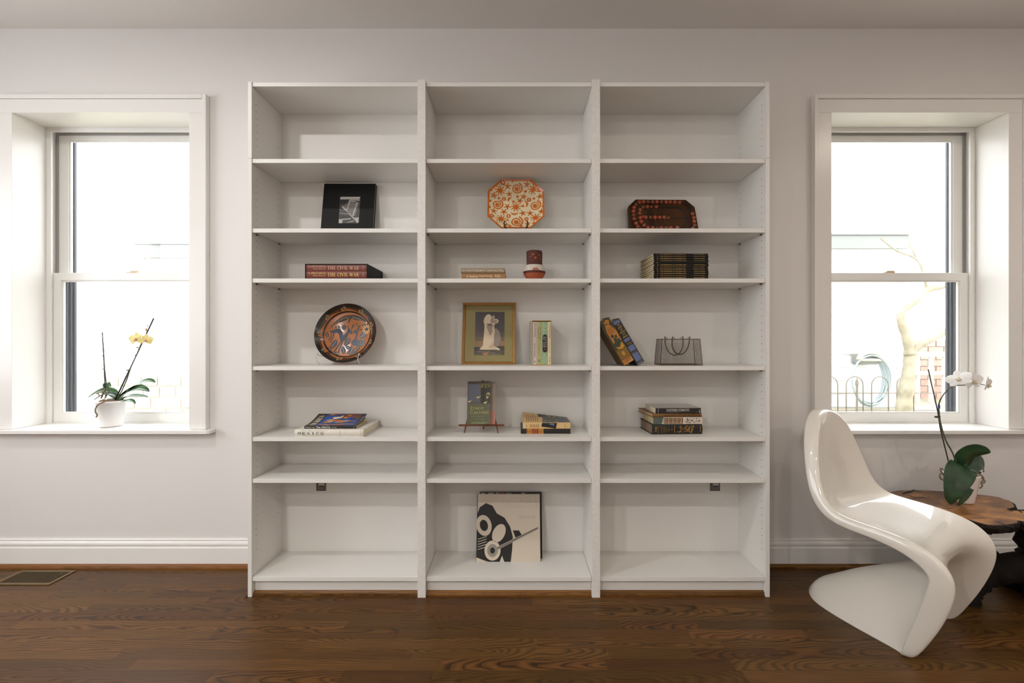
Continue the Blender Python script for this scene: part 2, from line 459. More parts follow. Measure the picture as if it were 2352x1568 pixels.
# floor: oak strips laid along the wall
floor = tag(MB().box(XL - .16, XR + .16, YF - .16, 2.66, -0.06, -0.0125).build('floor', OAK), kind='structure')
random.seed(11)
PW = 0.0582
lens = [0.32, 0.46, 0.6, 0.74, 0.9, 1.1]
pl_me = {}
def plank_mesh(l):
    k = round(l, 3)
    if k not in pl_me:
        o = MB().box(-l / 2 + .0002, l / 2 - .0002, -PW / 2 + .0002, PW / 2 - .0002, -0.012, 0).build('floor_plank', OAK)
        pl_me[k] = o.data; bpy.data.objects.remove(o)
    return pl_me[k]
rest = MB(); n_pl = 0
row = 0; y = YB - PW / 2
while y > YF:
    x = XL + random.uniform(-0.5, 0)
    while x < XR:
        l = random.choice(lens) * random.choice([1, 1, 1.25])
        x0, x1 = max(x, XL), min(x + l, XR)
        if x1 - x0 > 0.02:
            if y > 1.28 and -3.0 < (x0 + x1) / 2 < 3.1 and n_pl < 296:
                o = bpy.data.objects.new('floor_plank', plank_mesh(x1 - x0))
                o.location = ((x0 + x1) / 2, y, random.uniform(-0.00025, 0)); o.parent = floor
                COL.objects.link(o); n_pl += 1
            else:
                rest.box(x0 + .0002, x1 - .0002, y - PW / 2 + .0002, y + PW / 2 - .0002, -0.012, 0)
        x += l
    y -= PW; row += 1
tag(rest.build('outer_floor_planks', OAK, floor), kind='stuff')

# baseboards with a moulded top, oak shoe moulding in front
def base_profile(y):
    return [(y, 0), (y - .018, 0), (y - .018, .100), (y - .0165, .104), (y - .0125, .107), (y - .0150, .112), (y - .0165, .120), (y - .0145, .128), (y - .0105, .1335), (y - .0075, .1345), (y - .0075, .1365), (y - .010, .139), (y - .010, .142), (y - .007, .145), (y, .145)]
tag(MB().prism(base_profile(YB), 'x', XL, -1.2345).build('baseboard_back_left', TRIM), kind='structure')
tag(MB().prism(base_profile(YB), 'x', 1.1695, XR).build('baseboard_back_right', TRIM), kind='structure')
def shoe(y, h=.021, d=.014):
    return [(y, 0.0002), (y - d, 0.0002), (y - d, h * .45), (y - d * .8, h * .75), (y - d * .45, h * .95), (y - d * .2, h), (y, h)]
tag(MB().prism(shoe(YB - .0182), 'x', XL, -1.2345).build('trim_1', OAK_TRIM), kind='structure')
tag(MB().prism(shoe(YB - .0182), 'x', 1.1695, XR).build('trim_2', OAK_TRIM), kind='structure')

# ---------------------------------------------------------------- windows
def make_window(n, xc):
    w = empty('window_%d' % n, (xc, 0, 0), kind='structure')
    H = 0.459; ZT = 2.361; ZS = 0.7205
    yf, yb = 2.361, YB - .0003                                  # casing front and back
    cw, bw = 0.071, 0.021
    for s in (-1, 1):
        a, b = sorted((s * H, s * (H + cw)))
        MB().box(a, b, yf, yb, ZS, ZT - .0004).build('side_casing', TRIM, w, bevel=.0012)
        a, b = sorted((s * (H + cw + .0005), s * (H + cw + bw)))
        MB().box(a, b, yf - .008, yb, ZS, ZT + cw + bw).build('back_band', TRIM, w, bevel=.002)
        MB().box(min(s * (H + .002), s * (H + .0145)), max(s * (H + .002), s * (H + .0145)), yb + .0006, 2.533, ZS, ZT + .002).build('jamb', TRIM, w, bevel=.0008)
    MB().box(-H - cw, H + cw, yf, yb, ZT, ZT + cw - .001).build('head_casing', TRIM, w, bevel=.0012)
    MB().box(-H - cw, H + cw, yf - .008, yb, ZT + cw, ZT + cw + bw).build('back_band', TRIM, w, bevel=.002)
    MB().box(-H - .0145, H + .0145, yb + .0006, 2.533, ZT + .0024, ZT + .0160).build('head_jamb', TRIM, w)
    # stool with horns that run past the casings
    m = MB()
    e = H + cw + bw + .03
    m.prism([(-e, 2.337), (-e + .008, 2.329), (e - .008, 2.329), (e, 2.337), (e, yb), (H + .0145, yb), (H + .0145, 2.545), (-H - .0145, 2.545), (-H - .0145, yb), (-e, yb)], 'z', ZS - .0195, ZS - .0006)
    m.build('sill', TRIM, w, bevel=.002)
    # vinyl frame: ring around the opening
    m = MB()
    def ring(mb, x0, x1, z0, z1, t, y0, y1, tb=None, tt=None):
        tb = t if tb is None else tb; tt = t if tt is None else tt
        o = [(x0, z0), (x1, z0), (x1, z1), (x0, z1)]; i = [(x0 + t, z0 + tb), (x1 - t, z0 + tb), (x1 - t, z1 - tt), (x0 + t, z1 - tt)]
        vs = [(p[0], yy, p[1]) for yy in (y0, y1) for p in o + i]
        fs = []
        for k in range(4):
            k2 = (k + 1) % 4
            fs += [(k, k2, 4 + k2, 4 + k), (8 + k, 8 + k2, 12 + k2, 12 + k), (k, k2, 8 + k2, 8 + k), (4 + k, 4 + k2, 12 + k2, 12 + k)]
        mb.add(vs, fs)
    FH = H + .0145
    m = MB(); ring(m, -FH, FH, ZS - .018, ZT + .012, .041, 2.5335, 2.545, .018, .032); m.build('frame_stop', VINYL, w, bevel=.0015)
    m = MB(); ring(m, -FH, FH, ZS - .018, ZT + .012, .023, 2.5455, 2.64, .026, .018); m.build('window_frame', VINYL, w)
    m = MB(); ring(m, -FH + .0231, FH - .0231, 1.54, ZT - .0065, .016, 2.5755, 2.5785, .004, .014); m.build('parting_stop', STOPG, w)
    def sash(name, z0, z1, y0, y1, st, rb, rt):
        X = FH - .0235
        s = MB(); ring(s, -X, X, z0, z1, st, y0, y1, rb, rt); sa = s.build(name, VINYL, w, bevel=.002)
        b = MB(); ring(b, -X + st - .003, X - st + .003, z0 + rb - .003, z1 - rt + .003, .011, y0 + .006, y0 + .016); b.build('glazing_bead', VINYL, sa, bevel=.001)
        MB().box(-X + st - .002, X - st + .002, y0 + .0165, y0 + .0195, z0 + rb - .002, z1 - rt + .002).build('pane', PANE, sa)
        return sa
    lo = sash('lower_sash', .728, 1.558, 2.5465, 2.5745, .060, .045, .042)
    up = sash('upper_sash', 1.515, 2.354, 2.580, 2.608, .068, .042, .040)
    m = MB(); m.box(-.03, .03, 2.552, 2.572, 1.5582, 1.564); m.box(-.012, .03, 2.556, 2.568, 1.564, 1.572)
    m.build('sash_lock', mat('lock_tan', lin(205, 180, 150), rough=.4), w, bevel=.001)
    # slate exterior track beside the glass
    for s in (-1, 1):
        for k, (u, yy0, yy1) in enumerate(((.440, 2.611, 2.622), (.431, 2.622, 2.636), (.422, 2.636, 2.650), (.414, 2.650, 2.663))):
            a, b = sorted((s * u, s * .468))
            MB().box(a, b, yy0 + .0003, yy1, ZS - .01, ZT).build('exterior_track', SLATE, w)
    return w
make_window(1, WIN[0]); make_window(2, WIN[1])

# the large window of the left wall, beside the viewer, which lights the room
def plain_window(n, axis, u0, u1, z0, z1, t0, t1):
    w = empty('window_%d' % n, (0, 0, 0), kind='structure')
    def B(a, b, c, d, s0=t0, s1=t1):
        m = MB()
        return m.box(a, b, s0, s1, c, d) if axis == 'x' else m.box(s0, s1, a, b, c, d)
    k = .06; um = (u0 + u1) / 2; mid = (t0 + t1) / 2
    B(u0, u1, z0, z0 + k).build('rail', VINYL, w); B(u0, u1, z1 - k, z1).build('rail', VINYL, w)
    B(u0, u0 + k, z0 + k, z1 - k).build('stile', VINYL, w); B(u1 - k, u1, z0 + k, z1 - k).build('stile', VINYL, w)
    B(um - .03, um + .03, z0 + k, z1 - k).build('mullion', VINYL, w)
    for a, b in ((u0 + k, um - .03), (um + .03, u1 - k)):
        B(a, b, z0 + k, z1 - k, mid - .002, mid + .002).build('pane', PANE, w)
plain_window(3, 'y', -0.62, 1.72, .85, 2.40, XL - .10, XL - .05)

# recessed ceiling lamps, mirrored as bright specks in the chair
for lx, where in ((-1.65, 'left'), (.48, 'middle'), (2.6, 'right')):
    for ly, dist in ((.95, 'in front of the bookcase'), (-.85, 'behind the viewer'), (-2.3, 'near the rear wall')):
        t = empty('recessed_ceiling_lamp', (lx, ly, ZC), label='small round recessed ceiling lamp, %s row, %s' % (where, dist), cat='ceiling lamp', group='recessed lamps in the ceiling')
        MB().lathe([(.062, 0), (.085, -.001), (.088, -.004), (.084, -.007), (.063, -.006), (.060, -.001)], 24).build('trim_ring', TRIM, t, smooth=True)
        pw = LAMP_POWER[(where, dist)]
        MB().lathe([(.0001, -.003), (.059, -.003)], 20).build('lamp_lens', mat('lamp_glow_%d' % pw, (0, 0, 0, 1), emit=LAMP_COLOR[where], estr=pw), t)
# ---------------------------------------------------------------- bookcase: three units side by side
FY, BY = 2.095, 2.360                                             # front plane and face of the back panel
SHELF_Z = [2.016, 1.6955, 1.465, 1.061, 0.7345, 0.5424]           # tops of the six loose shelves
BAYS = [(-1.233, -.4335), (-.4325, .367), (.368, 1.1675)]
unit_labels = ['tall white open bookcase unit beside the left window, black book on its second shelf',
               'tall white open bookcase unit in the middle, orange octagonal plate on a shelf',
               'tall white open bookcase unit nearest the molded chair, wire basket on a shelf']
T = .018
hole = MB()
def peg_col(x, sgn, zs, ys):
    m = MB()
    for yy in ys:
        for z in zs(yy):
            n = 6; r = .0026
            m.add([(x + sgn * .0004, yy + r * math.cos(2 * PI * i / n), z + r * math.sin(2 * PI * i / n)) for i in range(n)], [tuple(range(n))])
    return m
for i, (x0, x1) in enumerate(BAYS):
    u = empty('bookcase_unit', ((x0 + x1) / 2, 0, 0), label=unit_labels[i], cat='bookcase', group='three white bookcase units')
    c = (x0 + x1) / 2; a, b = x0 - c, x1 - c
    for s in (-1, 1):
        p, q = (a, a + T) if s < 0 else (b - T, b)
        sp = MB().box(p, q, FY, YB - .0205, 0, 2.0175).build('side_panel', WHITE, u, bevel=.0007)
        ep = MB().box(p, q, FY, YB - .0008, 2.0187, 2.370).build('extension_panel', WHITE, u, bevel=.0007)
        xin = a + T if s < 0 else b - T
        def zs(yy):
            return [.205 + .032 * k for k in range(55) if all(not (zz - .03 < .205 + .032 * k < zz + .004) for zz in SHELF_Z) and (yy < 2.2 or (k % 1 == 0 and not (.205 + .032 * k < .30)))]
        tag(peg_col(xin, -s, zs, (2.130, 2.331)).build('peg_hole', DARK, sp, norm=False), kind='stuff')
        def ze(yy): return [2.28 - .032 * k for k in range(7 if yy < 2.2 else 4)] if yy < 2.2 else [2.165 - .032 * k for k in range(3)]
        tag(peg_col(xin, -s, ze, (2.130, 2.331)).build('peg_hole', DARK, ep, norm=False), kind='stuff')
        # cam cover over the extension joint, pins under the loose shelves
        m = MB(); m.M = Matrix.Translation((xin, 2.131, 2.0225)) @ Matrix.Rotation(-s * PI / 2, 4, 'Y') @ Matrix.Diagonal((1.35, 1, 1, 1))
        m.lathe([(.0055, 0), (.005, .0015), (.0001, .002)], 12); m.build('cam_cover', GREYPLASTIC, u)
        for z in SHELF_Z[1:]:
            for yy in (2.131, 2.331):
                m = MB(); m.M = Matrix.Translation((xin, yy, z - .0225)) @ Matrix.Rotation(-s * PI / 2, 4, 'Y')
                m.lathe([(.0035, 0), (.0035, .009), (.0001, .009)], 8); m.build('shelf_pin', GREYPLASTIC, u)
    g = .0012
    MB().box(a + T + g, b - T - g, FY + .004, BY, 2.3495, 2.368).build('top_panel', WHITE, u, bevel=.0007)
    for z in SHELF_Z:
        MB().box(a + T + g, b - T - g, FY + .004, BY - .002, z - .0188, z).build('shelf', WHITE, u, bevel=.0007)
    MB().box(a + T + g, b - T - g, FY + .004, BY, .0712, .0898).build('bottom_shelf', WHITE, u, bevel=.0007)
    MB().box(a + T + g, b - T - g, FY + .024, FY + .040, .0005, .0708).build('plinth', WHITE, u)
    MB().box(a + T - .004, b - T + .004, BY + .0003, BY + .0035, .02, 2.36).build('back_panel', WHITE, u)
    if i == 1:
        for xs in (a - .0005, b + .0005):
            # rough painted battens that hide the two joints between units
            m = MB(); n = 24; random.seed(5 + int(xs > 0))
            rows = []
            for k in range(n + 1):
                z = .001 + (2.3765 - .001) * k / n; j = random.uniform(-.0006, .0006)
                rows.append([(xs - .0185 + j, FY - .0005, z), (xs - .0180 + j, FY - .0065, z), (xs + .0180 + j, FY - .0065, z), (xs + .0185 + j, FY - .0005, z)])
            m.grid(rows)
            m.add([p for p in rows[0]] + [p for p in rows[-1]], [(0, 1, 2, 3), (7, 6, 5, 4)])
            m.grid([[r[3] for r in rows], [r[0] for r in rows]])
            m.build('joint_batten', WORN, u, weld=True, smooth=False)
    for s, xx in ((-1, a), (1, b)):
        if (i == 0 and s < 0) or (i == 2 and s > 0):
            MB().box(xx - (.011 if s < 0 else -.0005), xx + (-.0005 if s < 0 else .011), FY - .004, FY + .03, .0002, .008).build('floor_pad', DARK, u, bevel=.003)
    MBshoe = MB().prism(shoe(FY + .0237, .0205, .0135), 'x', x0 + T + .0005, x1 - T - .0005)
    tag(MBshoe.build('trim_%d' % (i + 3), OAK_TRIM), kind='structure')

# outlets showing through cut-outs of the back panel, just under the sixth shelf
METAL = mat('galvanised_box', lin(150, 146, 144), rough=.45, metal=.3)
SOCKET = mat('socket_plate', lin(196, 194, 192), rough=.35)
for px_, lab in ((738, 'small grey electrical outlet in the back panel of the leftmost bookcase unit'), (1642, 'small grey electrical outlet in the back panel of the rightmost bookcase unit')):
    x = (px_ - CX) * BY / F_PX
    t = empty('wall_outlet', (x, BY, .449), label=lab, cat='outlet', group='outlets behind the bookcase')
    m = MB(); m.box(-.024, .024, -.0012, 0, -.046, .046); m.build('cutout_box', mat('outlet_box', lin(122, 114, 112), rough=.5, noise=.25, nscale=90), t)
    m = MB(); m.box(-.0245, -.0215, -.004, -.0012, -.046, .046); m.box(.0215, .0245, -.004, -.0012, -.046, .046); m.box(-.0215, .0215, -.004, -.0012, -.046, -.043); m.box(-.0215, .0215, -.004, -.0012, .043, .046)
    m.build('box_rim', mat('outlet_rim', lin(90, 82, 80), rough=.6), t)
    m = MB(); m.box(-.012, .018, -.007, -.0012, -.018, .036); m.build('socket', SOCKET, t, bevel=.001)
    for zz in (-.004, .024):
        for dx in (-.004, .009):
            MB().box(dx - .0012, dx + .0012, -.0075, -.007, zz - .004, zz + .004).build('slot', DARK, t)
    MB().box(-.008, .012, -.0035, -.0012, -.025, -.0185).build('mounting_strap', DARK, t)

# floor register near the left window
BRASS = mat('register_bronze', lin(124, 102, 66), rough=.35, metal=.55)
t = empty('floor_register', (-2.39, 2.266, 0), label='bronze louvered floor register set into the oak floor below the left window', cat='floor vent')
m = MB(); w_, d_, k_ = .140, .069, .016
for (a, b, c, d) in ((-w_, w_, -d_, -d_ + k_), (-w_, w_, d_ - k_, d_), (-w_, -w_ + k_, -d_ + k_, d_ - k_), (w_ - k_, w_, -d_ + k_, d_ - k_)):
    m.box(a, b, c, d, .0003, .0045)
m.build('register_frame', BRASS, t, bevel=.0015)
MB().box(-w_ + k_, w_ - k_, -d_ + k_, d_ - k_, .0003, .0009).build('duct_opening', mat('duct_dark', lin(40, 30, 18), rough=.8), t)
ns = 24; sl = None
for k in range(ns):
    x = -w_ + k_ + (k + .5) * (2 * w_ - 2 * k_) / ns
    if sl is None:
        m = MB(); m.box(-.0022, .0022, -d_ + k_, d_ - k_, .001, .004); sl = m.build('louver', mat('louver_bronze', lin(92, 74, 44), rough=.4, metal=.4), t); sl.location.x = x
    else:
        o = sl.copy(); o.location.x = x; COL.objects.link(o)
MB().box(.100, .107, .02, .034, .004, .008).build('damper_lever', BRASS, t, bevel=.001)
# ---------------------------------------------------------------- books and things on the shelves
PAPER = mat('book_paper', lin(226, 214, 190), rough=.8, noise=.10, nscale=160)
PAPER_OLD = mat('aged_paper', lin(205, 186, 148), rough=.8, noise=.14, nscale=160)
BLACK = mat('black_cloth', lin(17, 16, 15), rough=.6, spec=.25)
BLACKG = mat('black_gloss', lin(16, 15, 14), rough=.4, spec=.3)
CREAM = mat('print_cream', lin(236, 222, 196), rough=.5)
INK = mat('print_ink', lin(38, 34, 32), rough=.55)
GOLD = mat('print_gold', lin(206, 168, 92), rough=.4)
WHITEP = mat('print_white', lin(238, 234, 226), rough=.5)
def pc(name, r, g, b, rough=.5): return mat('print_' + name, lin(r, g, b), rough=rough)

def book(label, L, D, TH, cover, paper, M, group=None, hard=True, bulge=.0025, name='book', pages_at='both'):
    """closed book in its own frame: x along the spine, y from the spine to the fore edge, z its thickness"""
    t = empty(name, M=M, label=label, cat='book', group=group)
    ct = .0026 if hard else .0007
    n = 8
    out = [(D, 0), (.004, 0)] + [(-bulge * math.sin(PI * k / n), TH * k / n) for k in range(n + 1)] + [(.004, TH), (D, TH)]
    inn = [(D, TH - ct), (.005, TH - ct)] + [(ct - bulge * math.sin(PI * k / n), ct + (TH - 2 * ct) * (n - k) / n) for k in range(n + 1)] + [(.005, ct), (D, ct)]
    MB().prism(out + inn, 'x', 0, L).build('cover', cover, t, norm=True)
    e = .004 if hard else .0004
    MB().box(e, L - e, .0055, D - e, ct + .0001, TH - ct - .0001).build('page_block', paper, t)
    return t
def spine_plane(bulge=.0025): return plane((0, -bulge - .0003, 0), (1, 0, 0), (0, 0, 1))
def flat(x, y, z, yaw=0.0): return Matrix.Translation((x, y, z)) @ Matrix.Rotation(yaw, 4, 'Z')
def lean(x, y, z, ang, yaw=0.0): return Matrix.Translation((x, y, z)) @ Matrix.Rotation(yaw, 4, 'Z') @ Matrix.Rotation(-ang, 4, 'X')
S2, S3, S4, S5 = SHELF_Z[1], SHELF_Z[2], SHELF_Z[3], SHELF_Z[4]
def hT(d, s, a, b, w, h, m, l):
    """level lettering on an upright spine whose print frame runs downwards; b: right end"""
    d.text(s, a + h, b - w, w, h, m, l, rot=PI / 2)
UP = plane((0, 0, 0), (1, 0, 0), (0, 0, 1))                        # print on a front face looking at the viewer

# -- black photo book leaning at the back of the second shelf (frame: x right, z up along the cover, y towards the wall)
def upright_book(label, W, H, TH, cover, paper, M, spine_left=True, name='book', cat='book', group=None):
    t = empty(name, M=M, label=label, cat=cat, group=group)
    c = .0026
    pr = [(W, 0), (.004, 0), (-.0015, TH * .25), (-.0022, TH * .5), (-.0015, TH * .75), (.004, TH), (W, TH), (W, TH - c), (.006, TH - c), (c - .001, TH * .5), (.006, c), (W, c)]
    MB().prism(pr, 'z', 0, H).build('cover', cover, t)
    MB().box(.007, W - .004, c + .0001, TH - c - .0001, .004, H - .004).build('page_block', paper, t)
    return t
t = upright_book('large square black book with small grey photo on cover, leaning upright', .264, .292, .022, BLACK, PAPER, lean(-.983, 2.284, S2 + .0005, .175))
d = Decal(UP)
g1, g2, g3, g4 = pc('grey_pale', 186, 182, 176), pc('grey_mid', 118, 114, 110), pc('grey_dark', 66, 63, 60), pc('near_black', 32, 31, 30)
X0, Y0, W_, H_ = .088, .076, .103, .143
def q(x, y): return (X0 + x * W_, Y0 + y * H_)
d.rect(X0, Y0, X0 + W_, Y0 + H_, g3, 0)
d.poly([q(0, .9), q(.95, .92), q(1, 1), q(.02, 1)], g1, 1)
d.poly([q(0, .72), q(.35, .74), q(.42, .9), q(.02, .9)], g4, 1)
d.poly([q(.4, .74), q(.98, .86), q(.98, .91), q(.48, .9)], g1, 1)
for k in range(3): d.line([q(.5, .86 - .035 * k), q(.98, .885 - .04 * k)], .0022, g4, 2)
d.poly([q(.1, .62), q(.48, .8), q(.95, .80), q(.80, .26), q(.62, .26)], g2, 1)
d.line([q(.12, .64), q(.62, .27), q(.95, .02)], .0065, g1, 2)
d.line([q(.48, .76), q(.36, .48)], .0055, g1, 2); d.line([q(.86, .78), q(.68, .28)], .006, g1, 2)
d.poly([q(.7, .2), q(.98, .22), q(.98, .02)], g1, 2)
for k in range(5): d.line([q(.02, .5 - .055 * k), q(.44 + .06 * k, .46 - .055 * k)], .0035, [g2, g3, g1][k % 3], 2)
for k in range(6): d.line([q(.05 + .08 * k, .42), q(.04 + .09 * k, .16)], .002, g4, 3)
d.line([q(.02, .13), q(.6, .17)], .005, g1, 3); d.poly([q(.02, 0), q(.18, 0), q(.2, .11), q(.02, .12)], g1, 3)
d.poly([q(.35, .01), q(.75, .07), q(.72, .10)], g1, 3)
d.build('cover_photo', t)

# -- orange octagonal plate on a dark wire easel
ORANGE = mat('plate_orange', lin(200, 104, 28), rough=.15, coat=.6)
IVORY = mat('plate_ivory', lin(228, 214, 178), rough=.15, coat=.6)
PO = lin(205, 102, 28)
t = empty('octagonal_plate', M=lean(.0, 2.205, S2 + .029, .30) @ Matrix.Translation((.0, 0, 0)), label='octagonal orange and cream patterned plate standing on a dark easel', cat='plate')
PWH, PHH, CUT = .139, .138, .066
def octo(s, off=0): 
    a, b, c = PWH * s, PHH * s, CUT * s
    return [(-a, -b + c), (-a + c, -b), (a - c, -b), (a, -b + c), (a, b - c), (a - c, b), (-a + c, b), (-a, b - c)]
def octrow(s, y): return [(p[0], y, PHH + p[1]) for p in octo(s)]
rows = [octrow(.02, .020), octrow(.62, .020), octrow(.74, .016), octrow(.97, .003), octrow(1.0, .000), octrow(1.0, .004), octrow(.74, .024), octrow(.62, .028), octrow(.02, .028)]
m = MB(); m.grid([r + [r[0]] for r in rows]); m.build('plate_body', IVORY, t, weld=True)
m = MB(); rr = [octrow(.945, .0032), octrow(.965, .0018), octrow(1.003, -.001), octrow(1.004, .003)]
m.grid([r + [r[0]] for r in rr]); m.build('painted_rim', ORANGE, t, weld=True)
# painted motifs, projected onto the dished face
class PlateDecal(Decal):
    def tri(self, vs, fs, mt, layer=0):
        b = len(self.v); kk = self._mi(mt)
        for p in vs:
            x, z = p[0], p[1]
            s = max(abs(x) / PWH, abs(z) / PHH, (abs(x) + abs(z)) / (PWH + PHH - CUT))
            y = .020 if s < .62 else (.020 - .004 * (s - .62) / .12 if s < .74 else .016 - .013 * (s - .74) / .23)
            self.v.append(Vector((x, y - .0007 - .0002 * layer, PHH + z)))
        for f in fs: self.f.append([i + b for i in f]); self.mi.append(kk)
    def line(self, pts, w, mt, layer=0):
        P = []; Wd = []; ws = w if hasattr(w, '__len__') else [w] * len(pts)
        for i in range(len(pts) - 1):
            n = max(1, int(math.hypot(pts[i + 1][0] - pts[i][0], pts[i + 1][1] - pts[i][1]) / .006))
            for k in range(n):
                f_ = k / n; P.append((pts[i][0] * (1 - f_) + pts[i + 1][0] * f_, pts[i][1] * (1 - f_) + pts[i + 1][1] * f_)); Wd.append(ws[i] * (1 - f_) + ws[i + 1] * f_)
        P.append(pts[-1]); Wd.append(ws[-1])
        return Decal.line(self, P, Wd, mt, layer)
d = PlateDecal(Matrix())
def zc(px, py): return ((px - 748) / 366 * PWH, (412 - py) / 314 * PHH)   # motif centres measured on the plate
def spiral(px, py, r, turns=2.0, flip=1):
    cx_, cy_ = zc(px, py); r *= PWH / 366
    d.disc(cx_, cy_, r * .30, r * .30, ORANGE, 0)
    pts = []; ws = []
    for k in range(41):
        f_ = k / 40; g = 2 * PI * turns * f_ * flip + 1.2; rr_ = r * (.22 + .70 * f_)
        pts.append((cx_ + rr_ * math.cos(g), cy_ + rr_ * math.sin(g) * .98)); ws.append(r * (.13 + .11 * f_))
    d.line(pts, ws, ORANGE, 1)
for a_ in ((762, 195, 80), (508, 402, 80), (1000, 415, 80), (757, 625, 92)): spiral(*a_)
def sun(px, py, r):
    cx_, cy_ = zc(px, py); r *= PWH / 366
    d.disc(cx_, cy_, r * .42, r * .42, ORANGE, 0)
    for k in range(9):
        g = 2 * PI * k / 9
        d.line([(cx_ + r * .3 * math.cos(g), cy_ + r * .3 * math.sin(g)), (cx_ + r * .7 * math.cos(g + .1), cy_ + r * .7 * math.sin(g + .1)), (cx_ + r * math.cos(g + .25), cy_ + r * math.sin(g + .25))], [r * .22, r * .17, r * .10], ORANGE, 1)
for a_ in ((538, 225, 74), (975, 215, 74), (748, 432, 74), (555, 590, 74), (1000, 580, 74)): sun(*a_)
random.seed(4)
for px_, py_, r in ((640, 168, 46), (893, 150, 46), (660, 262, 44), (458, 288, 46), (850, 297, 46), (1062, 308, 44), (800, 352, 44), (636, 425, 46), (590, 494, 48), (460, 492, 44), (836, 512, 46), (932, 512, 46), (1075, 508, 44), (620, 668, 44), (900, 655, 42)):
    c_ = zc(px_, py_); d.star(c_[0], c_[1], r * PWH / 366, ORANGE, 0, 5, random.uniform(0, 1.2), .36)
for px_, py_, r in ((575, 130, 34), (590, 325, 30), (1058, 230, 30), (920, 338, 30), (436, 562, 32), (652, 548, 30), (884, 588, 30)):
    c_ = zc(px_, py_); d.ring(c_[0], c_[1], r * .68 * PWH / 366, r * .68 * PWH / 366, r * .62 * PWH / 366, ORANGE, 0, 16)
for px_, py_, r in ((704, 112, 18), (768, 294, 19), (875, 226, 19), (524, 316, 17), (986, 322, 17), (716, 362, 19), (838, 418, 19), (415, 370, 18), (405, 452, 18), (1098, 446, 18), (418, 232, 20), (952, 116, 20), (640, 600, 16), (670, 690, 20), (815, 695, 20), (980, 660, 22), (498, 656, 18)):
    c_ = zc(px_, py_); r *= PWH / 366; d.disc(c_[0], c_[1], r, r, ORANGE, 0, 12)
for (px_, py_, a0, a1) in ((700, 350, 95, 200), (845, 395, -60, 80), (728, 480, 205, 335)):
    c_ = zc(px_, py_); r = 52 * PWH / 366
    pts = [(c_[0] + r * math.cos(math.radians(a0 + (a1 - a0) * k / 10)), c_[1] + r * math.sin(math.radians(a0 + (a1 - a0) * k / 10))) for k in range(11)]
    d.line(pts, [r * .5 * math.sin(PI * (k + .3) / 10.6) for k in range(11)], ORANGE, 0)
d.build('painted_pattern', t)
DKWOOD = mat('dark_stained_wood', lin(58, 36, 20), rough=.4)
t = empty('plate_easel', (0, 2.19, S2), label='dark brown wooden plate easel under the orange octagonal plate', cat='stand', group='plate stands')
for s in (-1, 1):
    m = MB(); m.tube([(s * .052, -.012, .056), (s * .057, -.014, .044), (s * .054, -.010, .030), (s * .046, .0, .021), (s * .040, .05, .018), (s * .026, .12, .012)], [.003, .004, .0045, .005, .005, .004], 8)
    m.build('arm', DKWOOD, t, smooth=True)
    m = MB(); m.tube([(s * .047, .0, .020), (s * .047, .0, .0035)], .0045, 8); m.build('foot', DKWOOD, t)
m = MB(); m.box(-.05, .05, -.003, .004, .006, .014); m.build('cross_bar', DKWOOD, t, bevel=.002)
m = MB(); m.tube([(0, .085, .02), (0, .125, .16)], .004, 8); m.build('back_prop', DKWOOD, t)

# -- wooden game board with grooves full of worn clay beads
BOARD = wood_floor_mat('board_walnut', lin(74, 48, 26), lin(40, 25, 14), freq=60)
BD2 = mat('groove_dark', lin(20, 13, 9), rough=.7)
t = empty('game_board', M=lean(.7400, 2.262, S2 + .0004, .30, .02), label='dark wooden game board with cut corners and rows of reddish clay beads', cat='game board')
W2, H_, CC = .174, .212, .042
o = [(-W2, CC), (-W2 + CC, 0), (W2 - CC, 0), (W2, CC), (W2 - .004, H_ - CC), (W2 - CC - .002, H_), (-W2 + CC + .002, H_), (-W2 + .004, H_ - CC)]
MB().prism(o, 'y', 0, .026).build('board', BOARD, t, bevel=.002)
def bq(px, py): return ((px - 690) / 1038 * 2 * W2, H_ - (py - 162) / 480 * .1780)
d = Decal(UP)
def gro(pts): d.line([bq(*p) for p in pts], .0075, BD2, 0)
def arcp(cx_, cy_, rx, ry, a0, a1, n=12): return [(cx_ + rx * math.cos(math.radians(a0 + (a1 - a0) * k / n)), cy_ - ry * math.sin(math.radians(a0 + (a1 - a0) * k / n))) for k in range(n + 1)]
outer = arcp(400, 425, 155, 218, 250, 90) + [(980, 208)] + arcp(960, 425, 190, 218, 90, -70)
gro(outer)
inner = [(770, 612), (450, 612)] + arcp(470, 450, 128, 160, 250, 95) + [(900, 290)] + arcp(920, 450, 128, 160, 90, -90) + [(760, 612)]
gro(inner); gro([(380, 452), (1110, 455)])
d.build('groove', t)
bead_c = [mat('clay_%d' % k, lin(*c), rough=.75, noise=.35, nscale=120, col2=lin(*c2)) for k, (c, c2) in enumerate((((178, 70, 42), (130, 84, 56)), ((196, 62, 40), (150, 90, 62)), ((142, 92, 62), (110, 66, 44)), ((150, 116, 104), (170, 80, 60))))]
bp = [(358, 212), (420, 206), (490, 206), (556, 208), (624, 205), (694, 206), (762, 206), (826, 206), (897, 206), (968, 214), (303, 250), (268, 297), (250, 355), (250, 415), (252, 472), (272, 540), (295, 592), (344, 634),
      (404, 292), (470, 284), (530, 284), (606, 284), (354, 334), (342, 388), (344, 455), (353, 516), (390, 572), (446, 606), (516, 608), (582, 610), (646, 612), (720, 614), (788, 612), (888, 606),
      (390, 440), (430, 450), (500, 452), (567, 450), (638, 450), (706, 450), (768, 454), (1142, 390), (1155, 450), (1154, 507), (1150, 570), (1116, 618), (340, 660), (1000, 650)]
random.seed(8); proto = {}
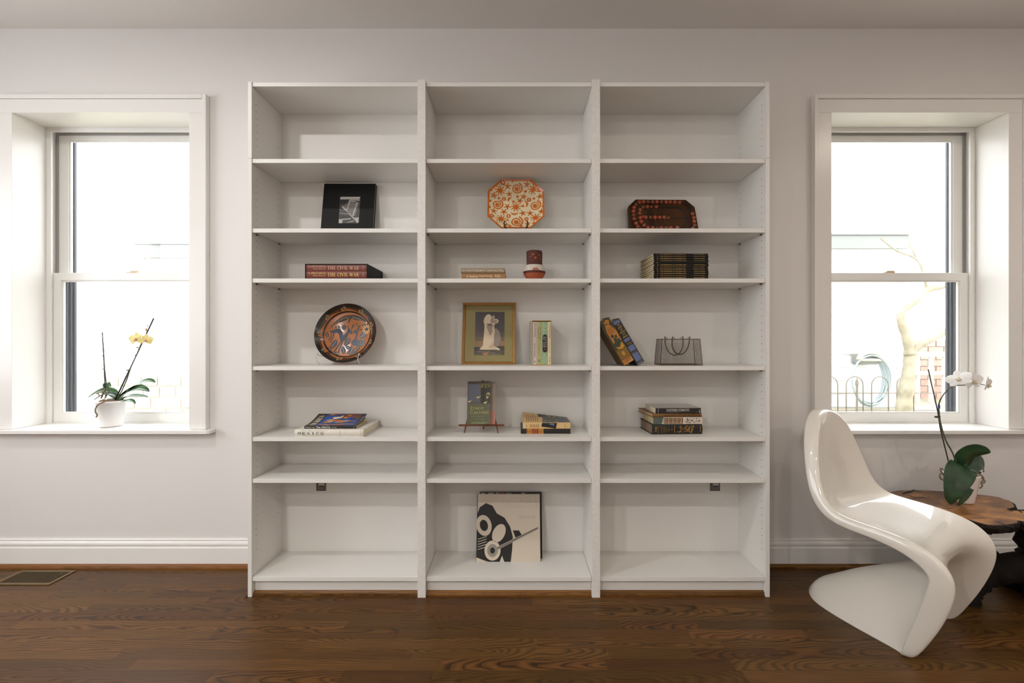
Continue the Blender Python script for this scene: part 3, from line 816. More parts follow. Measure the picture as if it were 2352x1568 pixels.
for i, (px_, py_) in enumerate(bp):
    x, z = bq(px_, py_); k = 3 if i in (33, 45) else random.choice([0, 0, 0, 1, 1, 2])
    if k not in proto:
        o = MB().ball((0, 0, 0), .0104, 10, 7).build('bead', bead_c[k], t, smooth=True); proto[k] = o
    else:
        o = proto[k].copy(); COL.objects.link(o)
    s = .72 if i in (20, 34, 40, 29) else random.uniform(.92, 1.06)
    o.scale = (s, s * .8, s); o.location = (x, -.0035, max(z, .011))

# -- slipcased pair on the third shelf
MAROON = mat('maroon_spine', lin(112, 44, 28), rough=.4, noise=.06, nscale=40)
cx0, cw_, ch_ = -.976, .288, .069
t = empty('slipcase', (cx0, 2.108, S3 + .0002), label='black slipcase holding two maroon history volumes on their sides', cat='slipcase', group='slipcases')
k_ = .0032; dp = .245
m = MB(); m.box(0, cw_, 0, dp, 0, k_); m.box(0, cw_, 0, dp, ch_ - k_, ch_); m.box(0, k_, 0, dp, k_, ch_ - k_); m.box(cw_ - k_, cw_, 0, dp, k_, ch_ - k_); m.box(k_, cw_ - k_, dp - k_, dp, k_, ch_ - k_)
m.build('case_shell', BLACK, t)
YEL = pc('yellow_gold', 232, 190, 110); PNK = pc('pale_rose', 214, 168, 140)
bt = (ch_ - 2 * k_ - .0022) / 2
for j, (lab, hc, vol) in enumerate((('lower maroon volume in the black slipcase, yellow title lettering', YEL, 'VOL I'), ('upper maroon volume in the black slipcase, pale rose title lettering', PNK, 'VOL II'))):
    b = book(lab, cw_ - 2 * k_ - .002, dp - .015, bt, MAROON, PAPER, flat(cx0 + k_ + .001, 2.1115, S3 + .0002 + k_ + .0006 + j * (bt + .0008)), bulge=.0015, group='maroon volumes in the slipcase')
    d = Decal(spine_plane(.0015))
    Lb = cw_ - 2 * k_ - .002
    d.roman('THE CIVIL WAR', Lb * .355, bt * .24, Lb * .525, bt * .54, hc, 1, weight=1.05)
    d.text('The AMERICAN HERITAGE', Lb * .035, bt * .60, Lb * .29, bt * .26, hc, 1)
    d.text('Picture History of', Lb * .12, bt * .22, Lb * .205, bt * .26, hc, 1)
    d.text(vol, Lb * .955, bt * .2, bt * .62, Lb * .016, hc, 1, rot=PI / 2)
    d.build('spine_lettering', b)

# -- two clothbound essays lying flat
KHAKI = mat('khaki_jacket', lin(140, 122, 98), rough=.5, noise=.12, nscale=90)
TANB = mat('tan_jacket', lin(156, 112, 64), rough=.5, noise=.12, nscale=60)
b = book('tan book under the khaki one, left of the clay vase', .205, .145, .028, TANB, PAPER_OLD, flat(-.2535, 2.125, S3 + .0002), group='pair of essays on the third shelf')
d = Decal(spine_plane())
for s_, a_, w_ in (('In America', .024, .052), ('Susan Sontag', .083, .058), ('FSG', .157, .024)): d.text(s_, a_, .008, w_, .012, CREAM, 1)
for a_ in (.0795, .149): d.disc(a_, .0125, .001, .001, CREAM, 1, 8)
d.build('spine_lettering', b)
b = book('khaki book with pale capitals lying on the tan book', .205, .140, .0225, KHAKI, PAPER_OLD, flat(-.2562, 2.122, S3 + .0286), group='pair of essays on the third shelf')
d = Decal(spine_plane())
d.text('ON PHOTOGRAPHY', .004, .006, .112, .0105, CREAM, 1); d.text('SONTAG', .123, .006, .046, .0105, CREAM, 1); d.text('FSG', .177, .006, .022, .0105, CREAM, 1)
d.rect(.1185, .004, .1193, .019, CREAM, 1); d.rect(.1722, .004, .173, .019, CREAM, 1); d.build('spine_lettering', b)

# -- painted clay vase
TERRA = mat('terracotta', lin(168, 84, 48), rough=.7, noise=.12, nscale=60)
DKCL = mat('brown_slip', lin(84, 42, 30), rough=.75, noise=.14, nscale=70)
PALE = mat('pale_slip', lin(206, 196, 184), rough=.75, noise=.1, nscale=50)
t = empty('clay_vase', (.0885, 2.185, S3), label='small terracotta vase with brown neck and pale painted band', cat='vase')
def vprof(z):  # outline radius
    P = [(0, .030), (.006, .036), (.030, .0505), (.040, .0535), (.052, .0515), (.066, .0455), (.076, .0395), (.084, .0372), (.100, .0378), (.125, .0386), (.137, .0380), (.142, .0362)]
    for (a_, ra), (b_, rb) in zip(P[:-1], P[1:]):
        if a_ <= z <= b_: f_ = (z - a_) / (b_ - a_); return ra + (rb - ra) * f_
    return P[-1][1]
def band(name, za, zb, mt, extra=None):
    n = 10; pr = [(vprof(za + (zb - za) * k / n), za + (zb - za) * k / n) for k in range(n + 1)]
    if extra: pr = extra[0] + pr + extra[1]
    MB().lathe(pr, 36).build(name, mt, t, smooth=True)
band('vase_base', .0003, .0335, TERRA, ([(.0001, .0003)], []))
band('brown_band', .0335, .0445, DKCL)
band('pale_band', .0445, .0745, PALE)
band('vase_neck', .0745, .142, DKCL, ([], [(.034, .141), (.0325, .12), (.031, .08), (.03, .06), (.0001, .02)]))
m = MB()
for dx, zz, s in ((-.008, .120, .011), (.004, .104, .012), (-.021, .110, .005), (.022, .116, .009), (.028, .100, .006)):
    def vp(a_, z_): 
        r = vprof(z_) + .0005; g = -PI / 2 + a_ / .038
        return (r * math.cos(g), r * math.sin(g), z_)
    m.add([vp(dx - s * .6, zz + s * .4), vp(dx + s * .1, zz + s * .6), vp(dx + s * .7, zz), vp(dx, zz - s * .2), vp(dx - s * .1, zz - s * .8)], [(0, 1, 3), (1, 2, 3), (0, 3, 4)])
m.build('painted_leaves', TERRA, t, norm=False)
m = MB()
for k, hgt in enumerate((.006, .010, .013, .010, .013, .010, .006)):
    a0 = (-.0135 + k * .0039) + .004; z0 = .0455
    m.add([vp2 for vp2 in [((vprof(z_) + .0006) * math.cos(-PI / 2 + a_ / .047), (vprof(z_) + .0006) * math.sin(-PI / 2 + a_ / .047), z_) for a_, z_ in ((a0, z0), (a0 + .0034, z0), (a0 + .0034, z0 + hgt), (a0, z0 + hgt))]], [(0, 1, 2, 3)])
m.build('painted_steps', TERRA, t, norm=False)

# -- twelve thin black volumes
random.seed(3); z = S3 + .0002
offs = [0, 0, .001, .001, -.001, -.001, .002, -.001, .002, 0, 0, -.001]
ords = ['lowest', 'second from the bottom', 'third from the bottom', 'fourth from the bottom', 'fifth from the bottom', 'sixth from the bottom', 'sixth from the top', 'fifth from the top', 'fourth from the top', 'third from the top', 'second from the top', 'topmost']
for k in range(12):
    b = book('thin black art volume, %s of twelve stacked' % ords[k], .254, .205, .0096, BLACKG, PAPER_OLD, flat(.6375 + offs[k], 2.107 + random.uniform(-.001, .001), z, random.uniform(.012, .03)), group='stack of twelve black art volumes', hard=False, bulge=.001)
    d = Decal(spine_plane(.001)); gm = [GOLD, pc('gold_dull', 160, 128, 76)][1 if k in (1, 5, 8, 10, 11) else 0]
    if k != 7 - 0:
        d.text('THE MEANINGS OF MODERN ART', .028, .0026, .122, .0048, gm, 1); d.text('JOHN RUSSELL', .186, .0024, .053, .0052, gm, 1)
    d.text(str(12 - k), .014 + (.0015 if k == 11 else 0), .0026, .0016 if k == 11 else .005, .0046, gm, 1)
    d.build('spine_lettering', b); z += .0098

# -- round folk-art plate with two deer, on a clear stand
RUST = mat('plate_rust', lin(186, 112, 58), rough=.2, coat=.7, noise=.16, nscale=14)
BLK = mat('plate_black', lin(30, 28, 28), rough=.22, coat=.7)
BLU = mat('plate_bluegrey', lin(52, 58, 76), rough=.22, coat=.7, noise=.35, nscale=60)
PALEP = mat('plate_cream', lin(222, 190, 140), rough=.2, coat=.5)
R = .1535
t = empty('round_plate', M=lean(-.848, 2.222, S4 + .010, .27), label='round rust and black plate painted with two deer, on a clear stand', cat='plate')
prof = [(.0001, .026), (R * .74, .026), (R * .80, .020), (R * .98, .001), (R, .0), (R * 1.0, .004), (R * .82, .027), (R * .74, .033), (.0001, .033)]
m = MB(); m.M = Matrix.Translation((0, 0, R)) @ Matrix.Rotation(-PI / 2, 4, 'X') @ Matrix.Diagonal((1, 1, 1, 1))
m.lathe([(r, y) for r, y in prof], 64); m.build('plate_body', RUST, t, smooth=True)
class RoundDecal(PlateDecal):
    def tri(self, vs, fs, mt, layer=0):
        b = len(self.v); kk = self._mi(mt)
        for p in vs:
            r = math.hypot(*p) / R
            y = .026 if r < .74 else (.026 - .006 * (r - .74) / .06 if r < .8 else .020 - .019 * (r - .8) / .18)
            self.v.append(Vector((p[0], y - .0006 - .00025 * layer, R + p[1])))
        for f in fs: self.f.append([i + b for i in f]); self.mi.append(kk)
    def poly(self, pts, mt, layer=0):
        t_ = tessellate_polygon([[Vector((p[0], p[1], 0)) for p in pts]])
        self.tri(pts, t_, mt, layer); return self
d = RoundDecal(Matrix())
def zr(px, py): return ((px - 838) / 612 * R, (744 - py) / 584 * R)
d.ring(0, 0, R * .945, R * .945, R * .105, BLK, 0, 64); d.ring(0, 0, R * .765, R * .765, R * .045, BLK, 0, 64)
random.seed(2)
for k in range(9):                                        # rim: scrolls with feathered leaves
    g0 = 2 * PI * k / 9 + .35
    c_ = (R * .86 * math.cos(g0), R * .86 * math.sin(g0)); pts = []
    for i in range(22):
        f_ = i / 21; a_ = g0 + 4 * PI * f_; rr_ = R * (.012 + .052 * f_)
        pts.append((c_[0] + rr_ * math.cos(a_), c_[1] + rr_ * math.sin(a_)))
    d.line(pts, .0042, BLK, 1); d.line(pts[4:], .0012, PALEP, 2)
    for i in range(9):
        a_ = g0 + .13 + .055 * i; w_ = .9 - .02 * i
        for rr0, rr1 in ((.88, .80 + .006 * i),):
            d.line([(R * .92 * math.cos(a_), R * .92 * math.sin(a_)), (R * rr1 * math.cos(a_ + .03), R * rr1 * math.sin(a_ + .03))], [.0072, .004], BLK, 1)
def shape(pts, mt, layer=1): d.poly([zr(*p) for p in pts], mt, layer)
def stroke(pts, w, mt, layer=1): d.line([zr(*p) for p in pts], w, mt, layer)
# left deer: back and neck arching down to a raised head, long legs
shape([(480, 690), (540, 668), (620, 636), (690, 640), (740, 690), (762, 770), (800, 740), (840, 690), (852, 640), (880, 640), (930, 680), (950, 740), (925, 752), (885, 720), (860, 760), (840, 830), (800, 870), (740, 880), (700, 840), (680, 760), (640, 716), (560, 730)], BLU)
stroke([(735, 870), (700, 950), (655, 1030), (610, 1100)], .0062, BLU); stroke([(765, 880), (745, 960), (720, 1040), (705, 1110)], .0058, BLU)
stroke([(520, 700), (528, 790), (480, 870)], .0052, BLU); stroke([(575, 720), (560, 820), (510, 910)], .0052, BLU)
shape([(852, 650), (822, 585), (835, 572), (868, 630)], BLU); shape([(905, 640), (930, 560), (965, 545), (950, 600), (920, 650)], BLU)
# right deer, lying, head turned to the left one
shape([(960, 690), (1000, 650), (1050, 650), (1062, 720), (1050, 800), (1040, 860), (1120, 850), (1190, 870), (1215, 930), (1190, 990), (1120, 970), (1000, 975), (940, 940), (935, 900), (990, 840), (1015, 770), (1000, 720), (965, 735)], BLU)
shape([(1035, 650), (1045, 590), (1075, 545), (1082, 580), (1060, 650)], BLU); shape([(1062, 660), (1110, 645), (1160, 660), (1110, 675)], BLK)
stroke([(960, 960), (920, 1050), (875, 1130)], .0062, BLU); stroke([(1090, 970), (1050, 1060), (985, 1160)], .005, BLU); stroke([(1130, 980), (1060, 1090), (1010, 1140)], .004, BLK); stroke([(1200, 880), (1300, 800)], .003, BLK)
# bird with spread wings over them
shape([(850, 350), (880, 380), (885, 450), (860, 500), (848, 535), (830, 500), (845, 440), (835, 380)], BLK)
for s, P in ((-1, [(835, 360), (760, 370), (680, 410), (600, 470), (530, 560), (490, 640), (540, 580), (640, 520), (740, 490), (820, 450)]), (1, [(880, 360), (960, 360), (1060, 390), (1150, 440), (1210, 510), (1120, 480), (1000, 470), (920, 440), (880, 420)])):
    shape(P, BLK)
    for k in range(9):
        f_ = (k + 1) / 10; x_ = P[0][0] + (P[4 if s < 0 else 4][0] - P[0][0]) * f_; y_ = P[0][1] + (P[4][1] - P[0][1]) * f_ * f_
        stroke([(x_, y_ + 25), (x_ + s * 18, y_ + 75)], .0013, PALEP, 3)
# leaves, heart and flower
def leaf(x, y, r, g, mt=BLU, asp=.5):
    c, s = math.cos(g), math.sin(g); P = []
    for i in range(12):
        a_ = 2 * PI * i / 12; u, v = r * math.cos(a_), r * asp * math.sin(a_) * (1 + .25 * (i % 2))
        P.append((x + u * c - v * s, y + u * s + v * c))
    shape(P, mt)
    stroke([(x - r * .8 * c, y - r * .8 * s), (x + r * .8 * c, y + r * .8 * s)], .0012, PALEP, 3)
leaf(600, 940, 95, -1.05); leaf(860, 900, 90, -1.0); leaf(800, 1060, 80, 1.3); leaf(960, 1080, 80, 1.9); leaf(1160, 770, 75, -.6, BLU, .7); leaf(1070, 1030, 60, 2.3); leaf(440, 760, 60, 1.2, BLK); leaf(880, 1010, 60, .4)
leaf(765, 610, 55, 1.5, BLU, .7); leaf(660, 600, 34, 1.5, BLK); leaf(1010, 550, 26, 0, BLK, .9); leaf(600, 605, 22, 0, BLK, .9); leaf(1180, 560, 70, -.2, BLK, .25); leaf(660, 1120, 70, .1, BLK, .35)
fx, fy = 1222, 648
for k in range(11):
    a_ = 2 * PI * k / 11; leafp = [(fx + 34 * math.cos(a_ - .2), fy + 34 * math.sin(a_ - .2)), (fx + 70 * math.cos(a_ - .16), fy + 84 * math.sin(a_ - .16)), (fx + 100 * math.cos(a_), fy + 105 * math.sin(a_)), (fx + 70 * math.cos(a_ + .16), fy + 84 * math.sin(a_ + .16)), (fx + 34 * math.cos(a_ + .2), fy + 34 * math.sin(a_ + .2))]
    shape(leafp, PALEP, 2)
shape([(fx + 30 * math.cos(2 * PI * k / 10), fy + 30 * math.sin(2 * PI * k / 10)) for k in range(10)], BLK, 3)
for rr_ in (30, 55, 78): stroke([(490 + rr_ * math.cos(PI * (k / 10) - .9), 1070 + rr_ * -math.sin(PI * (k / 10) - .9)) for k in range(11)], .003, BLK, 1)
d.build('painted_scene', t)
ACRYL = glass_mat('clear_acrylic', tint=(.93, .93, .93, 1))
ACR = mat('acrylic_edge', lin(206, 202, 196), rough=.1, coat=1.0)
t = empty('clear_plate_stand', (-.848, 2.22, S4), label='clear acrylic stand with curved feet under the round deer plate', cat='stand', group='plate stands')
for s in (-1, 1):
    xs = s * .088 if s > 0 else -.112
    m = MB(); m.tube([(xs, -.016, .058), (xs, -.022, .046), (xs - .004, -.020, .030), (xs - .002, -.012, .014), (xs + .004, -.002, .002)], [.0016] * 5, 8)
    m.tube([(xs, -.016, .056), (xs, .0, .046), (xs, .04, .040), (xs, .075, .060), (xs, .105, .15)], [.0016] * 5, 8); m.build('stand_arm', ACR, t, smooth=True)
m = MB(); m.tube([(-.112, .06, .05), (.088, .06, .05)], .0016, 8); m.build('cross_rod', ACR, t)
m = MB(); m.tube([(-.01, .06, .05), (-.01, .12, .002)], .0016, 8); m.build('rear_foot', ACR, t)

# -- framed print of a geyser
GILT = mat('gilt_frame', lin(150, 106, 48), rough=.32, metal=.55, noise=.12, nscale=50)
GILT2 = mat('gilt_inner', lin(92, 62, 28), rough=.45, metal=.3)
t = empty('framed_print', M=lean(-.1375, 2.270, S4 + .0004, .213), label='gilt framed geyser print with olive mat leaning on the fourth shelf', cat='framed print')
FW, FHh = .1345, .322
def bar(p0, p1, q0, q1): pass
m = MB()
def fr_ring(mb, a_, b_, ya, yb, zoff=0):
    o = [(-FW + a_, a_), (FW - a_, a_), (FW - a_, FHh - a_), (-FW + a_, FHh - a_)]; i = [(-FW + b_, b_), (FW - b_, b_), (FW - b_, FHh - b_), (-FW + b_, FHh - b_)]
    vs = [(p[0], ya, p[1]) for p in o] + [(p[0], yb, p[1]) for p in i]
    mb.add(vs, [(k, (k + 1) % 4, 4 + (k + 1) % 4, 4 + k) for k in range(4)])
for side in range(4):
    m = MB()
    o = [(-FW, 0), (FW, 0), (FW, FHh), (-FW, FHh)]; st_ = [(0, .004), (.0015, 0), (.0075, .0005), (.0085, .003), (.0125, .0035), (.0145, .009)]
    def cor(c, a_): sx = 1 if o[c][0] < 0 else -1; sz = 1 if o[c][1] < .1 else -1; return (o[c][0] + sx * a_, o[c][1] + sz * a_)
    c0, c1 = side, (side + 1) % 4
    r0 = [(cor(c0, a_)[0], y_, cor(c0, a_)[1]) for a_, y_ in [(0, .018)] + st_ + [(.0145, .018)]]
    r1 = [(cor(c1, a_)[0], y_, cor(c1, a_)[1]) for a_, y_ in [(0, .018)] + st_ + [(.0145, .018)]]
    m.grid([r0, r1]); m.add([r0[0], r0[-1], r1[0], r1[-1]], [(0, 1, 3, 2)])
    m.build('frame_bar', GILT, t)
MB().box(-FW + .0142, FW - .0142, .0102, .0150, .0142, FHh - .0142).build('mat_board', mat('olive_mat', lin(150, 138, 84), rough=.55), t)
MB().box(-FW + .001, FW - .001, .0152, .0180, .001, FHh - .001).build('backing_board', PAPER_OLD, t)
d = Decal(plane((0, .0102, 0), (1, 0, 0), (0, 0, 1)))
def gq(px, py): return ((px - 715) / 1060 * 2 * FW, FHh - (py - 130) / 1235 * FHh)
SKY = [pc('geyser_sky%d' % k, *c) for k, c in enumerate(((58, 54, 60), (62, 58, 62), (72, 68, 68), (90, 82, 74), (116, 98, 76), (152, 118, 84)))]
ys = [316, 480, 600, 720, 820, 900, 1030]
for k in range(6): d.poly([gq(438, ys[k + 1]), gq(1028, ys[k + 1]), gq(1028, ys[k]), gq(438, ys[k])], SKY[k], 0)
GRD = pc('geyser_ground', 88, 80, 68); STEAM = pc('geyser_steam', 226, 208, 180); SHD = pc('geyser_shade', 166, 148, 128); DKP = pc('geyser_hill', 60, 58, 52)
d.poly([gq(425, 1030), gq(1028, 1020), gq(1028, 1180), gq(425, 1180)], GRD, 0)
d.poly([gq(425, 1020), gq(560, 1025), gq(540, 1075), gq(425, 1080)], DKP, 1); d.poly([gq(840, 1020), gq(900, 1002), gq(1028, 1000), gq(1028, 1090), gq(940, 1080)], DKP, 1)
STM2 = pc('geyser_mist', 150, 138, 124)
d.poly([gq(640, 900), gq(850, 640), gq(920, 700), gq(960, 860), gq(900, 1010), gq(700, 1030)], STM2, 1)
d.poly([gq(530, 1065), gq(600, 990), gq(615, 800), gq(625, 640), gq(625, 570), gq(605, 510), gq(615, 470), gq(625, 430), gq(660, 385), gq(700, 360), gq(740, 372), gq(770, 420), gq(805, 380), gq(828, 420), gq(832, 465), gq(880, 460), gq(910, 490), gq(900, 530), gq(830, 560), gq(820, 640), gq(835, 700), gq(820, 800), gq(815, 1000), gq(930, 1050), gq(940, 1085), gq(830, 1070), gq(700, 1075), gq(560, 1072)], STEAM, 2)
d.poly([gq(770, 420), gq(805, 395), gq(822, 430), gq(820, 480), gq(870, 480), gq(895, 505), gq(840, 545), gq(760, 550), gq(740, 500)], SHD, 3)
d.poly([gq(660, 600), gq(740, 570), gq(820, 590), gq(780, 640), gq(790, 720), gq(740, 800), gq(700, 700)], SHD, 3)
d.poly([gq(650, 560), gq(760, 550), gq(800, 590), gq(720, 600)], pc('geyser_dark', 110, 98, 88), 4)
d.poly([gq(700, 1040), gq(820, 900), gq(815, 1010), gq(860, 1040)], pc('geyser_warm', 206, 182, 150), 3)
for k in range(6): d.line([gq(450 + 40 * k, 1095 + 14 * k), gq(700 + 50 * k, 1100 + 12 * k)], .0022, [DKP, SHD][k % 2], 2)
d.poly([gq(600, 1130), gq(720, 1120), gq(690, 1180), gq(610, 1180)], pc('geyser_pool', 176, 128, 88), 3)
d.build('geyser_print', t)
# glazing with the strip of reflected light
MB().box(-FW + .0142, FW - .0142, .0052, .0068, .0142, FHh - .0142).build('picture_glass', PANE, t)

# -- slipcase of four paperbacks
M = flat(.0775, 2.188, S4 + .0002, .06)
t = empty('slipcase', M=M, label='ochre edged slipcase holding four thin upright classics', cat='slipcase', group='slipcases')
OCH = mat('ochre_case', lin(196, 140, 62), rough=.5); CASE_SIDE = mat('case_pattern', lin(190, 186, 176), rough=.5, noise=.3, nscale=45, col2=lin(150, 160, 140))
cw_, ch_, dp, k_ = .094, .215, .135, .0022
m = MB(); m.box(0, k_, 0, dp, 0, ch_); m.box(cw_ - k_, cw_, 0, dp, 0, ch_); m.build('case_side', CASE_SIDE, t)
m = MB(); m.box(k_, cw_ - k_, 0, dp, 0, k_); m.box(k_, cw_ - k_, .004, dp, ch_ - k_, ch_); m.box(k_, cw_ - k_, dp - k_, dp, k_, ch_ - k_); m.build('case_shell', OCH, t)
m = MB(); m.box(-.0003, .0015, -.0006, .0006, 0, ch_); m.box(cw_ - .0015, cw_ + .0003, -.0006, .0006, 0, ch_); m.box(0, cw_, -.0006, .0006, -.0001, .0015); m.build('case_edge', OCH, t)
defs = [(.0195, (204, 196, 192), 'grey white', 'leftmost'), (.0255, (176, 168, 116), 'olive', 'second from left'), (.0270, (150, 182, 142), 'floral green', 'second from right'), (.0150, (226, 208, 170), 'cream', 'rightmost')]
x = k_ + .0004
for j, (th, c, cn, wh) in enumerate(defs):
    cm = mat('classic_%d' % j, lin(*c), rough=.5)
    # upright: spine (x in book frame) points up, thickness to the right
    Mb = M @ Matrix.Translation((x + th, .003, k_ + .0005)) @ Matrix.Rotation(-PI / 2, 4, 'Y')
    b = book('%s spined thin classic, %s in the four book slipcase' % (cn, wh), .206, .120, th, cm, PAPER, Mb, hard=False, bulge=.0008, group='four classics in the slipcase')
    d = Decal(spine_plane(.0008))                                       # a up the spine, b to the left
    d.M = plane((.206, -.0011, th), (-1, 0, 0), (0, 0, -1))             # a runs down the spine, b to the left of the viewer
    if j == 0:
        d.text("ISLA JOURNAL", .006, .007, .070, .0085, pc('plum', 120, 44, 60), 1); d.text('LEON EL GRANDE', .102, .007, .068, .007, pc('plum', 120, 44, 60), 1); d.disc(.0885, .0105, .0016, .0016, INK, 1, 8); d.rect(.188, .006, .197, .014, pc('greyline', 150, 140, 140), 1)
    elif j == 1:
        d.text('the Scriptwriter', .026, .0045, .056, .0065, INK, 1); d.text('Aunt Julia and', .026, .0135, .062, .0065, INK, 1); d.text('Mario Vargas Llosa', .108, .008, .046, .005, pc('olive_ink', 90, 84, 48), 1); d.disc(.098, .0115, .0014, .0014, INK, 1, 8); d.disc(.160, .0115, .0014, .0014, INK, 1, 8); d.rect(.183, .009, .193, .016, INK, 1); d.rect(.185, .0105, .191, .0145, cm, 2)
    elif j == 2:
        random.seed(6); fl = [pc('flower_pink', 190, 106, 92), pc('flower_pale', 210, 210, 196), pc('flower_green', 92, 140, 100), pc('flower_grey', 150, 160, 160)]
        for k in range(150): d.disc(random.uniform(.001, .205), random.uniform(.001, th - .001), random.uniform(.0008, .0019), random.uniform(.0008, .0019), random.choice(fl), 0, 6)
        P = [(.061 + .0105 + .0105 * math.cos(PI / 2 + PI * k / 10), .0135 + .0112 * math.sin(PI / 2 + PI * k / 10)) for k in range(11)] + [(.137 + .0105 * math.cos(-PI / 2 + PI * k / 10), .0135 + .0112 * math.sin(-PI / 2 + PI * k / 10)) for k in range(11)]
        d.poly(P, INK, 2)
        for k, s_ in enumerate(('Gabriel', 'Garcia', 'One', 'Hundred', 'Years of', 'Solitude')): hT(d, s_, .072 + k * .0090, .022, .017 if len(s_) > 3 else .008, .0046, WHITEP, 3)
        hT(d, 'RARA', .128, .021, .012, .0032, pc('orange_ink', 200, 110, 60), 3); hT(d, 'AVIS', .133, .021, .012, .0032, pc('orange_ink', 200, 110, 60), 3)
    else:
        d.text('LOVE MEDICINE', .010, .0045, .070, .007, pc('greyblue', 130, 124, 124), 1); d.text('LOUISE ERDRICH', .102, .006, .048, .0038, pc('greyblue', 130, 124, 124), 1); d.rect(.180, .006, .196, .0095, pc('mark_orange', 206, 150, 80), 1); d.rect(.172, .006, .176, .010, INK, 1)
    d.build('spine_lettering', b); x += th + .0006

# -- two thick books leaning against the left batten of the right-hand unit
NAVY = mat('black_jacket', lin(34, 28, 24), rough=.4); BLUE = pc('jacket_blue', 96, 110, 150, .5)
a1 = math.radians(31)
def leaner(label, xr, ang, th, L, D, cover, y):
    """xr: lowest point (left lower corner of the spine) on the shelf"""
    R_ = Matrix.Translation((xr, y, S4 + .0008)) @ Matrix.Rotation(-ang, 4, 'Y') @ Matrix.Translation((th, 0, 0)) @ Matrix.Rotation(-PI / 2, 4, 'Y')
    return book(label, L, D, th, cover, PAPER_OLD, R_, bulge=.002, group='two thick books leaning left')
# blue blocks
b = leaner('thick black book with blue spine panels, right one of two leaning left', .5678, math.radians(30.3), .0385, .236, .155, NAVY, 2.13)
d = Decal(plane((.236, -.0023, .0385), (-1, 0, 0), (0, 0, -1)))        # a down the spine, b to the right
d.rect(.003, .003, .020, .034, BLUE, 1)
for k, (s_, n_) in enumerate((('THE', .45), ('ANCIENT', .8), ('SUN', .4), ('KINGDOMS', .9), ('OF THE', .55), ('AMERICAS', .9))):
    hT(d, s_, (.0235 + .0122 * k), .0195 + .0145 * n_, .029 * n_, .0080, GOLD, 1)
d.rect(.098, .004, .114, .034, BLUE, 1); hT(d, 'HISTORY', .103, .032, .026, .005, pc('blue_dark', 60, 72, 110), 2)
hT(d, 'Victor W.', .120, .034, .028, .005, GOLD, 1); hT(d, 'von Hagen', .128, .030, .018, .005, GOLD, 1)
d.rect(.137, .004, .165, .034, BLUE, 1); hT(d, 'Illustrated', .170, .034, .030, .004, GOLD, 1)
d.rect(.177, .004, .218, .034, BLUE, 1); hT(d, 'PRESS', .2205, .034, .026, .003, GOLD, 1); d.rect(.2265, .004, .2335, .034, BLUE, 1)
d.build('spine_print', b)
OLIV = mat('olive_jacket', lin(116, 88, 44), rough=.45, noise=.25, nscale=24)
b = leaner('thick ochre and green book leaning left against the white batten', .5045, math.radians(30.5), .054, .232, .155, OLIV, 2.125)
d = Decal(plane((.232, -.0023, .054), (-1, 0, 0), (0, 0, -1)))
OC = pc('jacket_ochre', 186, 120, 48); GR = pc('jacket_green', 58, 66, 44); AM = pc('jacket_amber', 196, 138, 42); CRM = pc('jacket_rose', 178, 138, 104)
d.rect(.001, .002, .150, .052, GR, 0)
d.poly([(.010, .046), (.002, .030), (.012, .022), (.006, .012), (.020, .020), (.036, .014), (.06, .008), (.12, .010), (.155, .018), (.155, .045), (.12, .050), (.07, .052), (.045, .044), (.030, .036), (.022, .042)], OC, 1)
d.rect(.020, .024, .027, .030, INK, 2)
for k, (s_, w_) in enumerate((('collected', .026), ('A MEXICAN', .030), ('READER', .026))): hT(d, s_, .045 + .010 * k, .044, w_, .0055, INK, 2)
for x_, y_, r in ((.086, .022, .009), (.094, .036, .008), (.106, .026, .010), (.112, .040, .007)): d.disc(x_, y_, r, r * .8, GR, 2, 10)
d.disc(.130, .030, .019, .022, GR, 3, 16); d.poly([(.126, .046), (.150, .050), (.158, .036), (.152, .016), (.138, .010), (.146, .026), (.140, .034)], AM, 4)
d.rect(.160, .003, .205, .051, pc('jacket_olive', 128, 98, 42), 1); d.poly([(.170, .033), (.170, .021), (.184, .020), (.192, .027), (.184, .034)], AM, 2)
d.rect(.207, .003, .231, .051, OC, 1); d.rect(.221, .03, .231, .051, CRM, 2)
for k in range(3): d.line([(.211 + .005 * k, .044), (.211 + .005 * k, .012)], .0012, INK, 2)
d.build('spine_print', b)

# -- wire basket with two loop handles
WIRE = mat('rusty_wire', lin(92, 74, 56), rough=.5, metal=.4)
t = empty('wire_basket', (.7905, 2.222, S4), label='small rusty wire mesh basket with two looped handles', cat='basket')
bx, by, tx, ty, hz = .101, .046, .0905, .042, .125
def rim(nm, ax, ay, z, r): 
    m = MB(); m.tube([(-ax, -ay, z), (ax, -ay, z), (ax, ay, z), (-ax, ay, z), (-ax, -ay, z)], r, 6); m.build(nm, WIRE, t)
rim('base_rim', bx, by, .0025, .0018); rim('top_rim', tx, ty, hz, .0019)
for sx in (-1, 1):
    for sy in (-1, 1): MB().tube([(sx * bx, sy * by, .002), (sx * tx, sy * ty, hz)], .0015, 6).build('corner_post', WIRE, t)
def panel(c00, c10, c01, c11, nu, nv):
    m = MB(); c00, c10, c01, c11 = [Vector(c) for c in (c00, c10, c01, c11)]
    for i in range(1, nu):
        f_ = i / nu; m.tube([c00.lerp(c10, f_), c01.lerp(c11, f_)], .00048, 3, False)
    for j in range(1, nv):
        f_ = j / nv; m.tube([c00.lerp(c01, f_), c10.lerp(c11, f_)], .00048, 3, False)
    tag(m.build('wire_mesh', WIRE, t, norm=False), kind='stuff')
for s in (-1, 1):
    panel((-bx, s * by, .002), (bx, s * by, .002), (-tx, s * ty, hz), (tx, s * ty, hz), 32, 18)
    panel((s * bx, -by, .002), (s * bx, by, .002), (s * tx, -ty, hz), (s * tx, ty, hz), 15, 18)
panel((-bx, -by, .0025), (bx, -by, .0025), (-bx, by, .0025), (bx, by, .0025), 30, 14)
